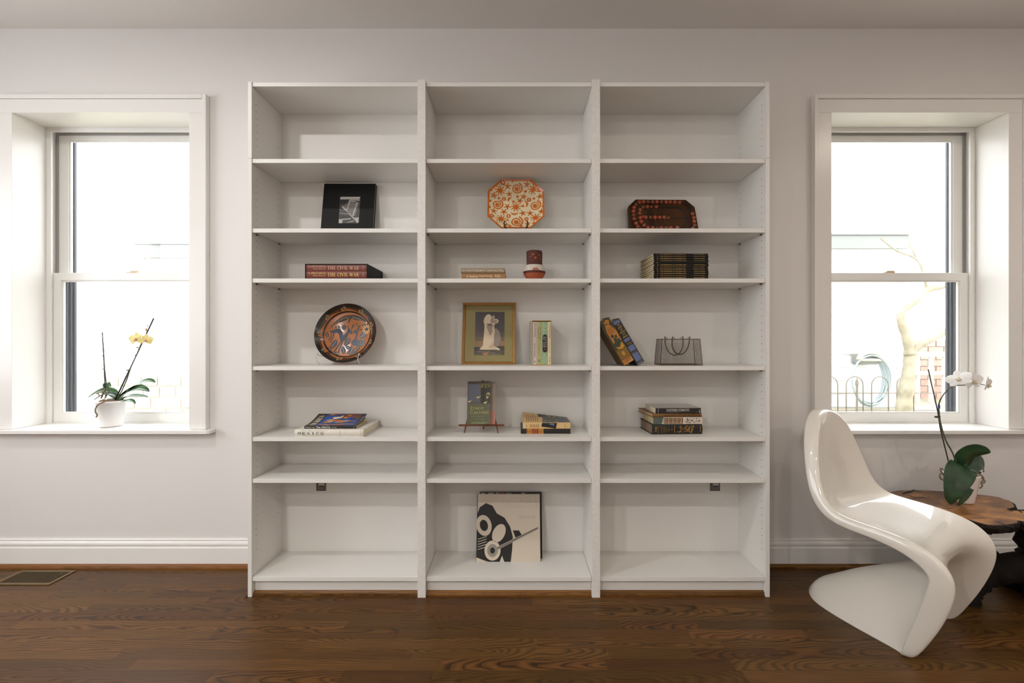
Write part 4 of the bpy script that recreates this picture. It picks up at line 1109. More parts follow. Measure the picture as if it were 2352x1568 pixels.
for sy, xo in ((-1, -.036), (1, .030)):
    hw = .043
    P = [(xo - hw, sy * ty - .003, hz + .013)] + [(xo + hw * math.cos(PI + PI * k / 16), sy * (ty + .006 + .012 * math.sin(PI * k / 16)), hz - .012 - .064 * math.sin(PI * k / 16)) for k in range(17)] + [(xo + hw, sy * ty - .003, hz + .013)]
    MB().tube(P, .0026, 8).build('handle', WIRE, t, smooth=True)
    for s in (-1, 1):
        MB().tube([(xo + s * hw, sy * ty - .002, hz + .010), (xo + s * (hw - .005), sy * ty, hz + .010), (xo + s * (hw - .010), sy * ty, hz + .004), (xo + s * (hw - .010), sy * ty, hz - .002)], .0013, 6).build('hook', WIRE, t)
# -- white hardback with a curled paperback on it, fifth shelf
IVBOOK = mat('ivory_cloth', lin(226, 220, 208), rough=.5, noise=.05, nscale=40)
b = book('large ivory hardback with wide dark capitals under the curled paperback', .318, .248, .0335, IVBOOK, PAPER, flat(-1.022, 2.1065, S5 + .0002), bulge=.004, group='museum books on the fifth shelf')
d = Decal(spine_plane(.004)); GREYT = pc('grey_letter', 74, 70, 66); GRL = pc('grey_small', 150, 144, 136)
for k, ch in enumerate('MEXICO'): d.text(ch, .016 + .0208 * k + (.005 if ch == 'I' else 0), .0105, .0036 if ch == 'I' else .0135, .0120, GREYT, 1)
d.text('THE NATIONAL MUSEUM OF ANTHROPOLOGY', .020, .0268, .116, .0034, GRL, 1); d.text('art architecture archaeology ethnography', .024, .0032, .106, .0036, GRL, 1)
for x_ in (.206, .212, .304, .3125):
    for k in range(7): d.rect(x_, .003 + .004 * k, x_ + .0014, .0058 + .004 * k, GRL, 1)
d.build('spine_lettering', b)
zM = S5 + .0002 + .0335 + .0003
t = empty('paperback', (-.988, 2.128, zM), label='black paperback with curled cover and blue mural, lying on the ivory hardback', cat='book', group='museum books on the fifth shelf')
Lm, Dm, Tm = .242, .160, .0125
BLK2 = mat('black_card', lin(36, 33, 32), rough=.3)
MB().box(.001, Lm - .001, .002, Dm - .001, .0008, Tm * .62).build('page_block', PAPER_OLD, t)
def curl(y): f_ = max(0, y) / Dm; return Tm + .002 * f_ + .030 * f_ ** 1.9
m = MB()
rows = [[(0, Dm, .0002), (Lm, Dm, .0002)], [(0, 0, .0002), (Lm, 0, .0002)], [(0, -.0006, Tm * .5), (Lm, -.0006, Tm * .5)]] + [[(0, Dm * k / 12 * .97, curl(Dm * k / 12)), (Lm, Dm * k / 12 * .97, curl(Dm * k / 12))] for k in range(13)]
m.grid(rows); m.build('cover', BLK2, t, solid=.0006)
# lifted leaves below the curled cover
rows = [[(.002, Dm * k / 8 * .97, Tm * .62 + (curl(Dm * k / 8) - Tm) * .45), (Lm - .002, Dm * k / 8 * .97, Tm * .62 + (curl(Dm * k / 8) - Tm) * .45)] for k in range(9)]
m = MB(); m.grid(rows); m.build('lifted_leaves', PAPER_OLD, t, solid=.0025)
class CurlDecal(Decal):
    def tri(self, vs, fs, mt, layer=0):
        b0 = len(self.v); kk = self._mi(mt)
        for p in vs: self.v.append(Vector((p[0], p[1] * .97, curl(p[1]) + .0006 + .0003 * layer)))
        for f in fs: self.f.append([i + b0 for i in f]); self.mi.append(kk)
    def rectn(self, x0, y0, x1, y1, mt, layer):
        n = 10
        for k in range(n): Decal.rect(self, x0, y0 + (y1 - y0) * k / n, x1, y0 + (y1 - y0) * (k + 1) / n, mt, layer)
d = CurlDecal(Matrix())
MB_ = [pc('mural_blue', 52, 84, 156), pc('mural_deep', 44, 58, 104), pc('mural_orange', 206, 132, 46), pc('mural_rust', 150, 64, 40), pc('mural_cream', 224, 206, 170), pc('mural_brown', 110, 72, 48), pc('mural_grey', 120, 110, 112)]
d.rectn(.047, .002, .222, Dm - .004, MB_[0], 0)
random.seed(12)
def blob(x, y, rx, ry, mt, l, rot=0):
    n = 14; pts = []
    for i in range(n):
        a_ = 2 * PI * i / n; k_ = random.uniform(.72, 1.2); u, v = rx * k_ * math.cos(a_), ry * k_ * math.sin(a_)
        pts.append((min(.222, max(.047, x + u * math.cos(rot) - v * math.sin(rot))), min(Dm - .004, max(.001, y + u * math.sin(rot) + v * math.cos(rot)))))
    d.poly(pts, mt, l)
for (x, y, rx, ry, c, l, r) in ((.17, .14, .05, .016, 3, 1, 0), (.075, .150, .016, .008, 2, 1, 0), (.10, .152, .02, .006, 3, 1, .1), (.205, .13, .018, .03, 5, 1, .3), (.135, .128, .018, .022, 5, 1, .2), (.15, .118, .011, .010, 2, 2, .4), (.163, .14, .01, .012, 2, 2, .8),
        (.105, .115, .016, .014, 4, 2, .3), (.083, .09, .018, .005, 4, 2, .5), (.128, .125, .006, .016, 4, 3, -.3), (.11, .085, .03, .010, 2, 1, .1), (.12, .092, .02, .006, 3, 2, 0), (.17, .075, .045, .010, 2, 1, 0), (.165, .08, .02, .004, 4, 2, .1), (.19, .07, .02, .008, 5, 2, 0), (.08, .062, .02, .012, 2, 2, .2),
        (.095, .066, .012, .005, 4, 3, 0), (.13, .055, .012, .004, 4, 3, .3), (.15, .06, .012, .006, 2, 3, .2), (.10, .03, .05, .010, 6, 1, 0), (.17, .035, .045, .012, 6, 1, 0), (.075, .018, .022, .006, 2, 2, 0), (.10, .012, .014, .004, 4, 3, 0), (.15, .022, .03, .005, 2, 2, .05), (.13, .008, .03, .004, 3, 2, 0), (.18, .012, .025, .004, 5, 2, 0), (.115, .045, .03, .006, 1, 2, 0), (.19, .105, .02, .012, 1, 1, 0)):
    blob(x, y, rx, ry, MB_[c], l, r)
d.roman('MAYA', .040, .062, .080, .026, CREAM, 1, rot=PI / 2, weight=1.4); d.roman('THE', .040, .014, .042, .022, CREAM, 1, rot=PI / 2, weight=1.4)
d.text('Michael D Coe', .012, .02, .075, .007, pc('grey_small2', 120, 112, 104), 1, rot=PI / 2); d.text('Thames Hudson', .236, .085, .050, .005, CREAM, 1, rot=PI / 2)
d.build('cover_print', t)
d = Decal(plane((0, -.0010, 0), (1, 0, 0), (0, 0, 1)))
d.text('Michael D. Coe', .006, .0042, .043, .0046, CREAM, 1); d.text('The', .054, .0022, .022, .0082, WHITEP, 1); d.text('MAYA', .082, .0022, .040, .0082, WHITEP, 1); d.text('Third Edition', .127, .0045, .024, .0036, CREAM, 1); d.rect(.227, .003, .237, .010, GREYT, 1)
d.build('spine_lettering', t)

# -- paperback on a small wooden easel
EAS = mat('easel_wood', lin(112, 60, 28), rough=.45, noise=.18, nscale=40)
t = empty('table_easel', (-.1675, 2.21, S5), label='small brown wooden easel holding the green paperback on the fifth shelf', cat='easel')
m = MB(); m.box(-.108, .111, -.026, -.010, .034, .0415); m.build('book_rest', EAS, t, bevel=.001)
for s in (-1, 1):
    m = MB(); m.M = Matrix.Translation((s * .0815, -.016, .0006)) @ Matrix.Rotation(s * -.235, 4, 'Y') @ Matrix.Rotation(-.20, 4, 'X')
    m.box(-.0035, .0035, -.003, .003, 0, .255 if s else .26); m.build('front_leg', EAS, t, bevel=.001)
m = MB(); m.M = Matrix.Translation((.0045, .085, .0008)) @ Matrix.Rotation(.16, 4, 'X'); m.box(-.0035, .0035, -.003, .003, 0, .250); m.build('rear_leg', EAS, t, bevel=.001)
m = MB(); m.prism([(-.005, .236), (.005, .236), (.0, .252)], 'y', .030, .040); m.build('finial', EAS, t)
t = empty('paperback', M=lean(-.235, 2.187, S5 + .0422, .20), label='olive green paperback with bent cover standing on the small wooden easel', cat='book')
Wp, Hp = .136, .207
PAGEP = mat('pink_flyleaf', lin(196, 150, 136), rough=.8)
MB().box(.001, Wp, .0012, .014, .0005, Hp - .001).build('page_block', mat('grey_paper', lin(170, 158, 146), rough=.8), t)
MB().box(0, Wp, .0142, .0148, 0, Hp).build('back_cover', mat('olive_cover', lin(96, 96, 68), rough=.35), t)
d = Decal(UP); random.seed(9)
d.rect(.100, .003, Wp - .001, .068, PAGEP, 1)
for k in range(14): d.line([(.100, .006 + .0044 * k), (Wp - .004, .0062 + .0044 * k)], .0009, pc('red_line', 184, 104, 84), 2)
d.rect(.09, .002, Wp - .002, .010, pc('salmon', 200, 124, 98), 3)
d.M = plane((0, .0006, 0), (1, 0, 0), (0, 0, 1)); d.build('flyleaf_print', t)
# front cover bends forward towards its free edge
WC = .118
def bend(x): f_ = max(0, x) / WC; return -.0008 - .022 * f_ ** 2, x * (1 - .05 * f_ * f_)
rows = [[(bend(WC * k / 10)[1], bend(WC * k / 10)[0], z_) for k in range(11)] for z_ in (0, Hp)]
m = MB(); m.grid(rows); m.build('front_cover', mat('olive_cover', lin(96, 96, 68), rough=.35), t, solid=.0006)
class BendDecal(Decal):
    def tri(self, vs, fs, mt, layer=0):
        b0 = len(self.v); kk = self._mi(mt)
        for p in vs: self.v.append(Vector((bend(p[0])[1], bend(p[0])[0] - .0007 - .0003 * layer, p[1])))
        for f in fs: self.f.append([i + b0 for i in f]); self.mi.append(kk)
    def band(self, x0, z0, x1, z1, mt, l):
        for k in range(12): Decal.rect(self, x0 + (x1 - x0) * k / 12, z0, x0 + (x1 - x0) * (k + 1) / 12, z1, mt, l)
d = BendDecal(Matrix())
CV = [pc('cover_slate', 92, 94, 106), pc('cover_umber', 52, 42, 32), pc('cover_dusk', 84, 76, 76), pc('cover_yellow', 196, 180, 112), pc('cover_moss', 92, 90, 44), pc('cover_green', 84, 86, 56)]
d.band(0, 0, WC, .098, CV[5], 0); d.band(0, .098, WC, Hp, CV[2], 0); d.band(.004, .11, .062, .192, CV[0], 1); d.band(.066, .100, WC, .195, CV[1], 1); d.band(0, .197, WC, Hp, pc('cover_brown', 72, 62, 46), 1); d.band(.06, .185, WC, .194, CV[4], 2)
for (x, z, s) in ((.055, .130, .014), (.012, .110, .012), (.092, .104, .013)): d.poly([(x - s, z - .002), (x, z - .006), (x + s, z + .008), (x + .2 * s, z + .003), (x - .3 * s, z + .004)], CV[3], 3)
for k in range(14): d.disc(random.uniform(.096, .114), random.uniform(.118, .15), .0035, .005, random.choice([CV[3], CV[4], pc('cover_leaf', 150, 146, 92)]), 3, 7)
for k in range(8): d.disc(random.uniform(.07, .112), random.uniform(.178, .192), .007, .004, pc('cover_leaf2', 118, 110, 48), 3, 8)
d.line([(.080, .10), (.078, .15), (.083, .195)], [.006, .004, .003], pc('cover_trunk', 24, 20, 16), 3)
d.roman('ITALO', .014, .072, .068, .0145, CV[3], 3, big=(0,)); d.roman('CALVINO', .012, .051, .098, .0150, CV[3], 3, big=(0,))
d.text('THE BARON', .014, .033, .070, .009, pc('cover_faint', 128, 124, 88), 3); d.text('IN THE TREES', .018, .020, .070, .008, pc('cover_faint', 128, 124, 88), 3)
d.line([(.020, .0105), (.105, .0105)], .0016, pc('cover_fine', 168, 164, 116), 3); d.line([(.020, .0055), (.090, .0055)], .0016, pc('cover_fine', 168, 164, 116), 3)
d.build('cover_print', t)

# -- two paperbacks lying in the middle unit
b = book('black paperback with three orange spine labels, under the beige book', .237, .160, .0250, mat('black_paper', lin(30, 26, 22), rough=.4), PAPER_OLD, flat(.0235, 2.1765, S5 + .0002), hard=False, bulge=.001, group='pair of books on the fifth shelf')
d = Decal(spine_plane(.001))
for k, (c1, x_) in enumerate((((206, 144, 58), .028), ((184, 92, 48), .0555), ((206, 144, 58), .083))):
    d.rect(x_, .0008, x_ + .0252, .0242, pc('label_%d' % k, *c1), 1)
    for j in range(5): d.rect(x_ + .002 + .0046 * j, .0035, x_ + .0042 + .0046 * j, .021 - .003 * (j % 2), [INK, pc('label_red', 150, 60, 34)][j % 2], 2)
d.build('spine_lettering', b)
BEI = mat('beige_jacket', lin(216, 180, 124), rough=.5)
t = empty('paperback', (.0325, 2.172, S5 + .0256), label='beige paperback with lifted cover and landscape band, on the black paperback', cat='book', group='pair of books on the fifth shelf')
Lm2, Dm2, Tm2 = .227, .155, .0275
MB().box(.001, Lm2 - .001, .002, Dm2 - .001, .0006, Tm2 - .002).build('page_block', PAPER_OLD, t)
def lift(x, y): f_ = max(0, y) / Dm2; return Tm2 + .026 * f_ ** 1.5 * max(0, 1 - x / Lm2 * 1.02) + .001
m = MB()
rows = [[(Lm2 * i / 8, Dm2, 0) for i in range(9)], [(Lm2 * i / 8, 0, 0) for i in range(9)], [(Lm2 * i / 8, -.0006, Tm2 * .5) for i in range(9)]] + [[(Lm2 * i / 8, Dm2 * k / 8, lift(Lm2 * i / 8, Dm2 * k / 8)) for i in range(9)] for k in range(9)]
m.grid(rows); m.build('cover', BEI, t, solid=.0006)
class LiftDecal(Decal):
    def tri(self, vs, fs, mt, layer=0):
        b0 = len(self.v); kk = self._mi(mt)
        for p in vs: self.v.append(Vector((p[0], p[1], lift(p[0], p[1]) + .0007 + .0003 * layer)))
        for f in fs: self.f.append([i + b0 for i in f]); self.mi.append(kk)
    def quad(self, P, mt, l, n=8):
        for i in range(n):
            for j in range(n):
                def q_(u, v): 
                    a_ = (P[0][0] * (1 - u) + P[1][0] * u, P[0][1] * (1 - u) + P[1][1] * u); c_ = (P[3][0] * (1 - u) + P[2][0] * u, P[3][1] * (1 - u) + P[2][1] * u)
                    return (a_[0] * (1 - v) + c_[0] * v, a_[1] * (1 - v) + c_[1] * v)
                Decal.poly(self, [q_(i / n, j / n), q_((i + 1) / n, j / n), q_((i + 1) / n, (j + 1) / n), q_(i / n, (j + 1) / n)], mt, l)
d = LiftDecal(Matrix())
LS = [pc('land_slate', 96, 102, 112), pc('land_olive', 92, 92, 74), pc('land_dark', 58, 56, 50), pc('land_blue', 100, 116, 146), pc('land_pale', 176, 162, 132)]
d.quad([(.168, .004), (.226, .004), (.226, .150), (.148, .150)], LS[0], 1); d.quad([(.078, .105), (.150, .105), (.150, .152), (.078, .152)], LS[2], 1); d.quad([(.093, .001), (.160, .001), (.166, .105), (.100, .105)], LS[1], 1)
random.seed(21)
for k in range(26): d.disc(random.uniform(.105, .215), random.uniform(.02, .145), random.uniform(.004, .011), random.uniform(.004, .012), random.choice(LS), 2, 9)
d.poly([(.134, .10), (.142, .13), (.148, .145), (.140, .14), (.130, .12)], LS[4], 3); d.poly([(.154, .11), (.164, .11), (.160, .14)], pc('land_orange', 206, 160, 96), 3)
for k in range(6):
    x_ = .020 + .0105 * k; d.line([(x_, .02), (x_, .13 - .012 * (k % 3))], .0034, pc('cover_brownink', 150, 110, 66), 1)
d.build('cover_print', t)
d = Decal(plane((0, -.0010, 0), (1, 0, 0), (0, 0, 1)))
d.poly([(.0885, .0095), (.158, .0005), (.163, .027), (.092, .027)], pc('land_black', 28, 30, 36), 1); d.poly([(.125, .020), (.150, .014), (.150, .024), (.130, .025)], LS[3], 2)
d.rect(.001, .002, .016, .0255, pc('spine_grey', 206, 186, 158), 1)
for k, h_ in enumerate((.008, .016, .014, .010, .018, .012, .016, .015, .018)): d.rect(.029 + .0058 * k - (.012 if k == 0 else 0), .013 - h_ / 2, .0306 + .0058 * k - (.012 if k == 0 else 0), .013 + h_ / 2, pc('spine_brown', 120, 92, 60), 1)
d.rect(.200, .004, .2018, .022, pc('spine_blue', 110, 110, 130), 1); d.build('spine_lettering', t)

# -- stack of four books in the right unit
BK1 = mat('black_tooled', lin(28, 26, 22), rough=.45); z = S5 + .0002
b = book('thick black book with gold tooled spine, lowest of the stack of four', .243, .175, .0485, BK1, mat('stained_edge', lin(140, 118, 100), rough=.8, noise=.1, nscale=60), flat(.6435, 2.158, z, .05), bulge=.005, group='stack of four books on the fifth shelf')
d = Decal(spine_plane(.005)); random.seed(31)
d.text('THE', .022, .012, .024, .008, GOLD, 1, rot=PI / 2)
for k, (s_, x_, h_) in enumerate((('DISCOVERY', .032, .036), ('AND CONQUEST', .048, .034), ('OF MEXICO', .060, .030), ('1517', .070, .022), ('1521', .083, .018))): d.text(s_, x_, .024 - h_ / 2, h_, .0065, pc('gold_worn', 150, 112, 48), 1, rot=PI / 2)
d.line([(.108, .008), (.108, .042)], .003, pc('gold_worn', 150, 112, 48), 1); d.disc(.095, .024, .0022, .0022, GOLD, 1, 10)
for k in range(34): d.star(.122 + .078 * random.random(), .024 + random.uniform(-.015, .016), random.uniform(.003, .007), pc('gold_worn', 150, 112, 48), 1, random.choice([3, 4, 5]), random.random() * 3, .4)
for x_ in (.178, .190): d.line([(x_, .010), (x_ + .002, .040)], .004, pc('gold_worn', 150, 112, 48), 2)
d.line([(.232, .010), (.232, .040)], .003, pc('gold_worn', 150, 112, 48), 1); d.build('spine_lettering', b); z += .0488
SAGE = mat('torn_jacket', lin(92, 104, 98), rough=.6, noise=.25, nscale=40)
b = book('thick book in a torn cream jacket, second from the bottom of the stack of four', .236, .160, .0345, SAGE, PAPER_OLD, flat(.6495, 2.154, z, .03), hard=False, bulge=.001, group='stack of four books on the fifth shelf')
d = Decal(spine_plane(.001)); BRN = pc('jacket_brown', 118, 84, 52); JCR = pc('jacket_cream', 214, 200, 180)
d.poly([(.040, .001), (.235, .001), (.235, .0335), (.0475, .0335), (.0465, .026), (.044, .020), (.045, .014), (.042, .008)], JCR, 1); d.rect(.0485, .003, .141, .0305, BRN, 2)
for k in range(9): d.rect(.051 + .0098 * k, .0065, .0565 + .0098 * k, .027, [JCR, pc('jacket_tint', 176, 150, 116)][k % 2], 3)
for k in range(9): d.rect(.0522 + .0098 * k, .009 + .002 * (k % 3), .0552 + .0098 * k, .0245, BRN, 4)
for k in range(60): d.disc(random.uniform(.154, .226), .006 + random.random() ** 1.3 * .024, random.uniform(.001, .004), random.uniform(.001, .003), pc('sketch_%d' % (k % 3), *((116, 104, 104), (150, 138, 134), (90, 80, 82))[k % 3]), 2, 7)
d.rect(.206, .020, .234, .0235, JCR, 3); d.rect(.204, .0065, .232, .0095, JCR, 3); d.build('spine_print', b); z += .0348
b = book('slim brown leather book, third from the bottom of the stack of four', .240, .190, .0165, mat('brown_leather', lin(136, 92, 44), rough=.5, noise=.3, nscale=70), PAPER_OLD, flat(.6435, 2.148, z, .085), bulge=.003, group='stack of four books on the fifth shelf')
d = Decal(spine_plane(.003)); d.text('DEATH VALLEY AND THE AMARGOSA', .052, .005, .150, .0065, pc('blind_tool', 98, 64, 30), 1); d.build('spine_lettering', b); z += .0168
b = book('black spined forest field guide, topmost of the stack of four', .2165, .150, .0255, mat('guide_cover', lin(140, 130, 124), rough=.12, coat=.4), PAPER, flat(.6590, 2.150, z, .035), hard=False, bulge=.0008, group='stack of four books on the fifth shelf')
d = Decal(spine_plane(.0008)); d.rect(0, .0004, .2165, .0251, INK, 0); d.rect(.0108, .002, .0136, .0235, pc('guide_line', 150, 146, 136), 1)
d.roman('EASTERN FORESTS', .052, .0110, .109, .0100, WHITEP, 1, weight=1.05); d.text('Ann Sutton and Myron Sutton', .052, .0055, .064, .0042, pc('guide_small', 170, 164, 154), 1); d.disc(.197, .009, .0012, .0012, pc('guide_small', 170, 164, 154), 1, 8)
d.poly([(.206, .0045), (.2125, .0045), (.210, .008), (.2100, .014), (.2115, .0155), (.2095, .0175), (.2075, .0155), (.2085, .014), (.2085, .008)], WHITEP, 1); d.build('spine_lettering', b)

# -- record sleeves on the bottom shelf: pale sleeve with a plain black abstract shape (no portrait)
S0 = .0898
SLV = mat('sleeve_ivory', lin(206, 194, 176), rough=.45); SLD = mat('sleeve_black', lin(28, 26, 26), rough=.4)
for k, (yy, lab) in enumerate(((2.291, 'black record sleeve standing hidden behind the pale one, only its top edge showing'), (2.279, 'dark record sleeve with small colored title, between the pale sleeve and the back one'))):
    t = empty('record_sleeve', M=lean(-.185 + .002 * k, yy, S0 + .0003, .165), label=lab, cat='record', group='record sleeves on the bottom shelf')
    MB().box(0, .315, 0, .0045, 0, .3165 + .002 * k).build('sleeve_card', SLD, t, bevel=.0008)
    if k == 1:
        d = Decal(UP)
        for j, (x_, w_, c_) in enumerate(((.004, .022, (170, 162, 150)), (.04, .03, (170, 162, 150)), (.08, .016, (160, 150, 140)), (.10, .022, (176, 60, 50)), (.13, .03, (120, 120, 120)), (.21, .02, (150, 146, 140)))): d.rect(x_, .311, x_ + w_, .3155, pc('sleeve_t%d' % j, *c_), 1)
        d.build('sleeve_title', t)
t = empty('record_sleeve', M=lean(-.1955, 2.245, S0 + .0003, .250), label='pale square record sleeve printed with black and grey shapes, front of the bottom shelf group', cat='record', group='record sleeves on the bottom shelf')
MB().box(0, .3165, .0006, .0070, 0, .3170).build('sleeve_card', SLV, t, bevel=.0008)
MB().box(-.0008, .0022, .0002, .0074, 0, .3172).build('sleeve_spine', SLD, t, bevel=.0006)
d = Decal(plane((0, .0006, 0), (1, 0, 0), (0, 0, 1)))
def rq(px, py): return ((px - 205) / 1135 * .3165, (1408 - py) / 1225 * .317)
BK = pc('sleeve_ink', 22, 20, 20); LT = pc('sleeve_light', 208, 196, 178); MD = pc('sleeve_mid', 150, 142, 130)
# plain generic composition of about the same tones: dark arcs and blocks on the left, one grey bar rising to the right
d.poly([rq(*p) for p in ((205, 1408), (205, 560), (250, 430), (360, 350), (480, 400), (560, 540), (700, 620), (800, 780), (850, 960), (840, 1180), (815, 1408))], BK, 0)
d.disc(*rq(330, 760), .038, .050, LT, 1, 28, rot=.3); d.disc(*rq(330, 760), .020, .027, BK, 2, 24, rot=.3)
d.disc(*rq(600, 900), .030, .046, LT, 1, 28, rot=-.5); d.disc(*rq(490, 1210), .040, .046, LT, 1, 28); d.disc(*rq(490, 1210), .026, .030, MD, 2, 26); d.disc(*rq(490, 1210), .012, .014, BK, 3, 20)
for k in range(5): d.line([rq(225, 1010 + 46 * k), rq(380, 960 + 46 * k)], .0028, LT, 2)
d.line([rq(560, 1180), rq(1310, 800)], [.014, .010], MD, 2); d.line([rq(580, 1172), rq(1290, 812)], .0022, BK, 3)
d.poly([rq(*p) for p in ((205, 1408), (205, 1330), (330, 1380), (420, 1408))], LT, 1); d.poly([rq(*p) for p in ((620, 1408), (660, 1300), (700, 1408))], LT, 1)
d.poly([rq(*p) for p in ((850, 850), (960, 850), (1010, 930), (900, 980))], BK, 3)
FNT = pc('sleeve_faint', 176, 166, 150)
def thin(s_, x0, y0, w, h):
    vs = []; n = len(s_); cw = w / n
    for i, ch in enumerate(s_):
        if ch in ROMAN:
            for pts, tk in ROMAN[ch][1]:
                if len(pts) == 2 and abs(pts[0][1] - pts[1][1]) < 1e-6 and tk == TN and pts[0][1] in (.03, .97): continue
                d.line([(x0 + cw * (i + .1 + p[0] / ROMAN[ch][0] * .8), y0 + p[1] * h) for p in pts], .0011, FNT, 1)
thin('BRUCE', *rq(960, 320), .096, .033); thin('SPRINGSTEEN', *rq(650, 440), .184, .030); thin('BORN TO RUN', *rq(960, 640), .085, .016)
d.build('cover_print', t)
# ---------------------------------------------------------------- one-piece molded chair
GLOSS = mat('glossy_white_plastic', lin(226, 219, 208), rough=.34, coat=.8, spec=.9)
GLOSS.node_tree.nodes['Principled BSDF'].inputs['Coat Roughness'].default_value = .03
TH = math.radians(32.3)
FWD = Vector((math.sin(TH), -math.cos(TH), 0)); SIDE = Vector((math.cos(TH), math.sin(TH), 0)); ORG = Vector((1.7353, 1.6669, 0))
# rows from the top of the back over the seat and the knees to the floor: edge (u forward, w up, half width), centre (u, w), flange depth, flange direction (u, w)
ROWS = [
 # eu     ew     b      cu     cw     fd    fu    fw
 (-.538, .8460, .000, -.536, .836, .050, -1.0, -.10),
 (-.536, .8445, .026, -.535, .8345, .050, -1.0, -.10),
 (-.532, .8390, .052, -.534, .8300, .051, -1.0, -.09),
 (-.527, .8290, .076, -.533, .8220, .052, -1.0, -.08),
 (-.521, .8120, .101, -.531, .8080, .053, -1.0, -.07),
 (-.515, .7900, .126, -.530, .7880, .054, -1.0, -.06),
 (-.507, .7580, .152, -.527, .7560, .053, -1.0, -.04),
 (-.494, .690, .186, -.519, .684, .050, -1.0, -.03),
 (-.478, .620, .212, -.508, .610, .047, -1.0, -.08),
 (-.462, .560, .230, -.493, .545, .045, -.97, -.20),
 (-.441, .508, .240, -.467, .488, .042, -.82, -.55),
 (-.405, .472, .246, -.425, .450, .038, -.50, -.86),
 (-.350, .460, .250, -.360, .434, .036, -.10, -1.0),
 (-.280, .457, .250, -.285, .432, .036, 0, -1.0),
 (-.200, .450, .250, -.210, .430, .042, -.10, -1.0),
 (-.140, .438, .250, -.160, .424, .050, -.22, -.97),
 (-.090, .419, .250, -.122, .411, .060, -.40, -.90),
 (-.055, .387, .250, -.100, .392, .066, -.66, -.74),
 (-.036, .350, .250, -.094, .366, .070, -.90, -.42),
 (-.034, .300, .249, -.106, .338, .072, -1.0, -.10),
 (-.053, .226, .243, -.138, .316, .070, -.97, .20),
 (-.085, .142, .236, -.180, .298, .062, -.92, .30),
 (-.120, .070, .229, -.225, .279, .050, -.90, .25),
 (-.154, .004, .223, -.262, .258, .036, -1.0, .05),
 (-.190, .003, .206, -.300, .236, .006, -.5, 0),
 (-.250, .003, .194, -.345, .210, .004, 0, 0),
 (-.320, .003, .181, -.390, .184, .004, 0, 0),
 (-.395, .003, .165, -.440, .152, .004, 0, 0),
 (-.465, .003, .146, -.490, .116, .004, 0, 0),
 (-.522, .003, .122, -.535, .086, .004, 0, 0),
 (-.562, .003, .094, -.572, .060, .004, 0, 0),
 (-.588, .003, .052, -.600, .012, .003, 0, 0)]
def chair_pt(u, v, w): 
    return ORG + FWD * u + SIDE * v + Vector((0, 0, w))
# sections across the width
SEC = [0, .22, .42, .6, .76, .88, .95, .985, 1.0]
grid_rows = []
for ri, (eu, ew, b, cu, cw, fd, fu, fw) in enumerate(ROWS):
    half = []
    hood = ew < .02
    for s in SEC:
        k = s ** (2.9 if not hood else 2.7)
        half.append((cu + (eu - cu) * k, b * s, cw + (ew - cw) * k))
    ln = math.hypot(fu, fw) or 1
    fl = []
    # outward direction of the outline at this row (across, up)
    p_, q_ = ROWS[max(ri - 1, 0)], ROWS[min(ri + 1, len(ROWS) - 1)]
    nv, nw = (1.0, 0.0) if ew < .55 else Vector((-(q_[1] - p_[1]), q_[2] - p_[2])).normalized()
    if ri == 0: nv, nw = 0.0, 1.0
    for (o_, t_) in ((.0045, .07), (.0085, .26), (.011, .62), (.010, 1.0)):
        if hood and fd < .02: fl.append((eu + fu * fd * t_ * .3, b + .0035 * t_, max(0.0006, ew * (1 - t_))))
        else: fl.append((eu + fu / ln * fd * t_, b + o_ * nv, max(.0012, ew + fw / ln * fd * t_ + o_ * nw)))
    half += fl
    grid_rows.append([chair_pt(u, -v, w) for (u, v, w) in reversed(half)] + [chair_pt(u, v, w) for (u, v, w) in half[1:]])
m = MB(); m.grid(grid_rows)
ch = m.build('molded_chair', GLOSS, norm=True, smooth=True, weld=True)
md = ch.modifiers.new('sub', 'SUBSURF'); md.levels = 2; md.render_levels = 2
md = ch.modifiers.new('shell', 'SOLIDIFY'); md.thickness = .008; md.offset = 0; md.use_even_offset = False
tag(ch, 'glossy white one-piece molded chair with curved cantilever base', 'chair')

# ---------------------------------------------------------------- live-edge table
HEART = bpy.data.materials.new('heartwood'); HEART.use_nodes = True
nt = HEART.node_tree; N = nt.nodes; L = nt.links; b_ = N['Principled BSDF']
tc = N.new('ShaderNodeTexCoord')
mp = N.new('ShaderNodeMapping'); mp.inputs['Scale'].default_value = (5.0, 9.0, 5.0); mp.inputs['Rotation'].default_value = (0, 0, .35)
n1 = N.new('ShaderNodeTexNoise'); n1.inputs['Scale'].default_value = 1.0; n1.inputs['Detail'].default_value = 6; n1.inputs['Distortion'].default_value = 1.2
n2 = N.new('ShaderNodeTexNoise'); n2.inputs['Scale'].default_value = 34; n2.inputs['Detail'].default_value = 4; n2.inputs['Distortion'].default_value = 2.5
L.new(tc.outputs['Object'], mp.inputs[0]); L.new(mp.outputs[0], n1.inputs['Vector']); L.new(mp.outputs[0], n2.inputs['Vector']); n2.inputs['Scale'].default_value = 5
r1 = N.new('ShaderNodeValToRGB'); e = r1.color_ramp.elements
e[0].position = .30; e[0].color = lin(92, 56, 28); e[1].position = .68; e[1].color = lin(196, 138, 72)
e2 = e.new(.47); e2.color = lin(138, 90, 46); e3 = e.new(.56); e3.color = lin(168, 114, 58)
r2_ = N.new('ShaderNodeValToRGB'); r2_.color_ramp.elements[0].position = .34; r2_.color_ramp.elements[0].color = (.5, .45, .4, 1); r2_.color_ramp.elements[1].position = .5; r2_.color_ramp.elements[1].color = (1, 1, 1, 1)
mx = N.new('ShaderNodeMix'); mx.data_type = 'RGBA'; mx.blend_type = 'MULTIPLY'; mx.inputs['Factor'].default_value = .8
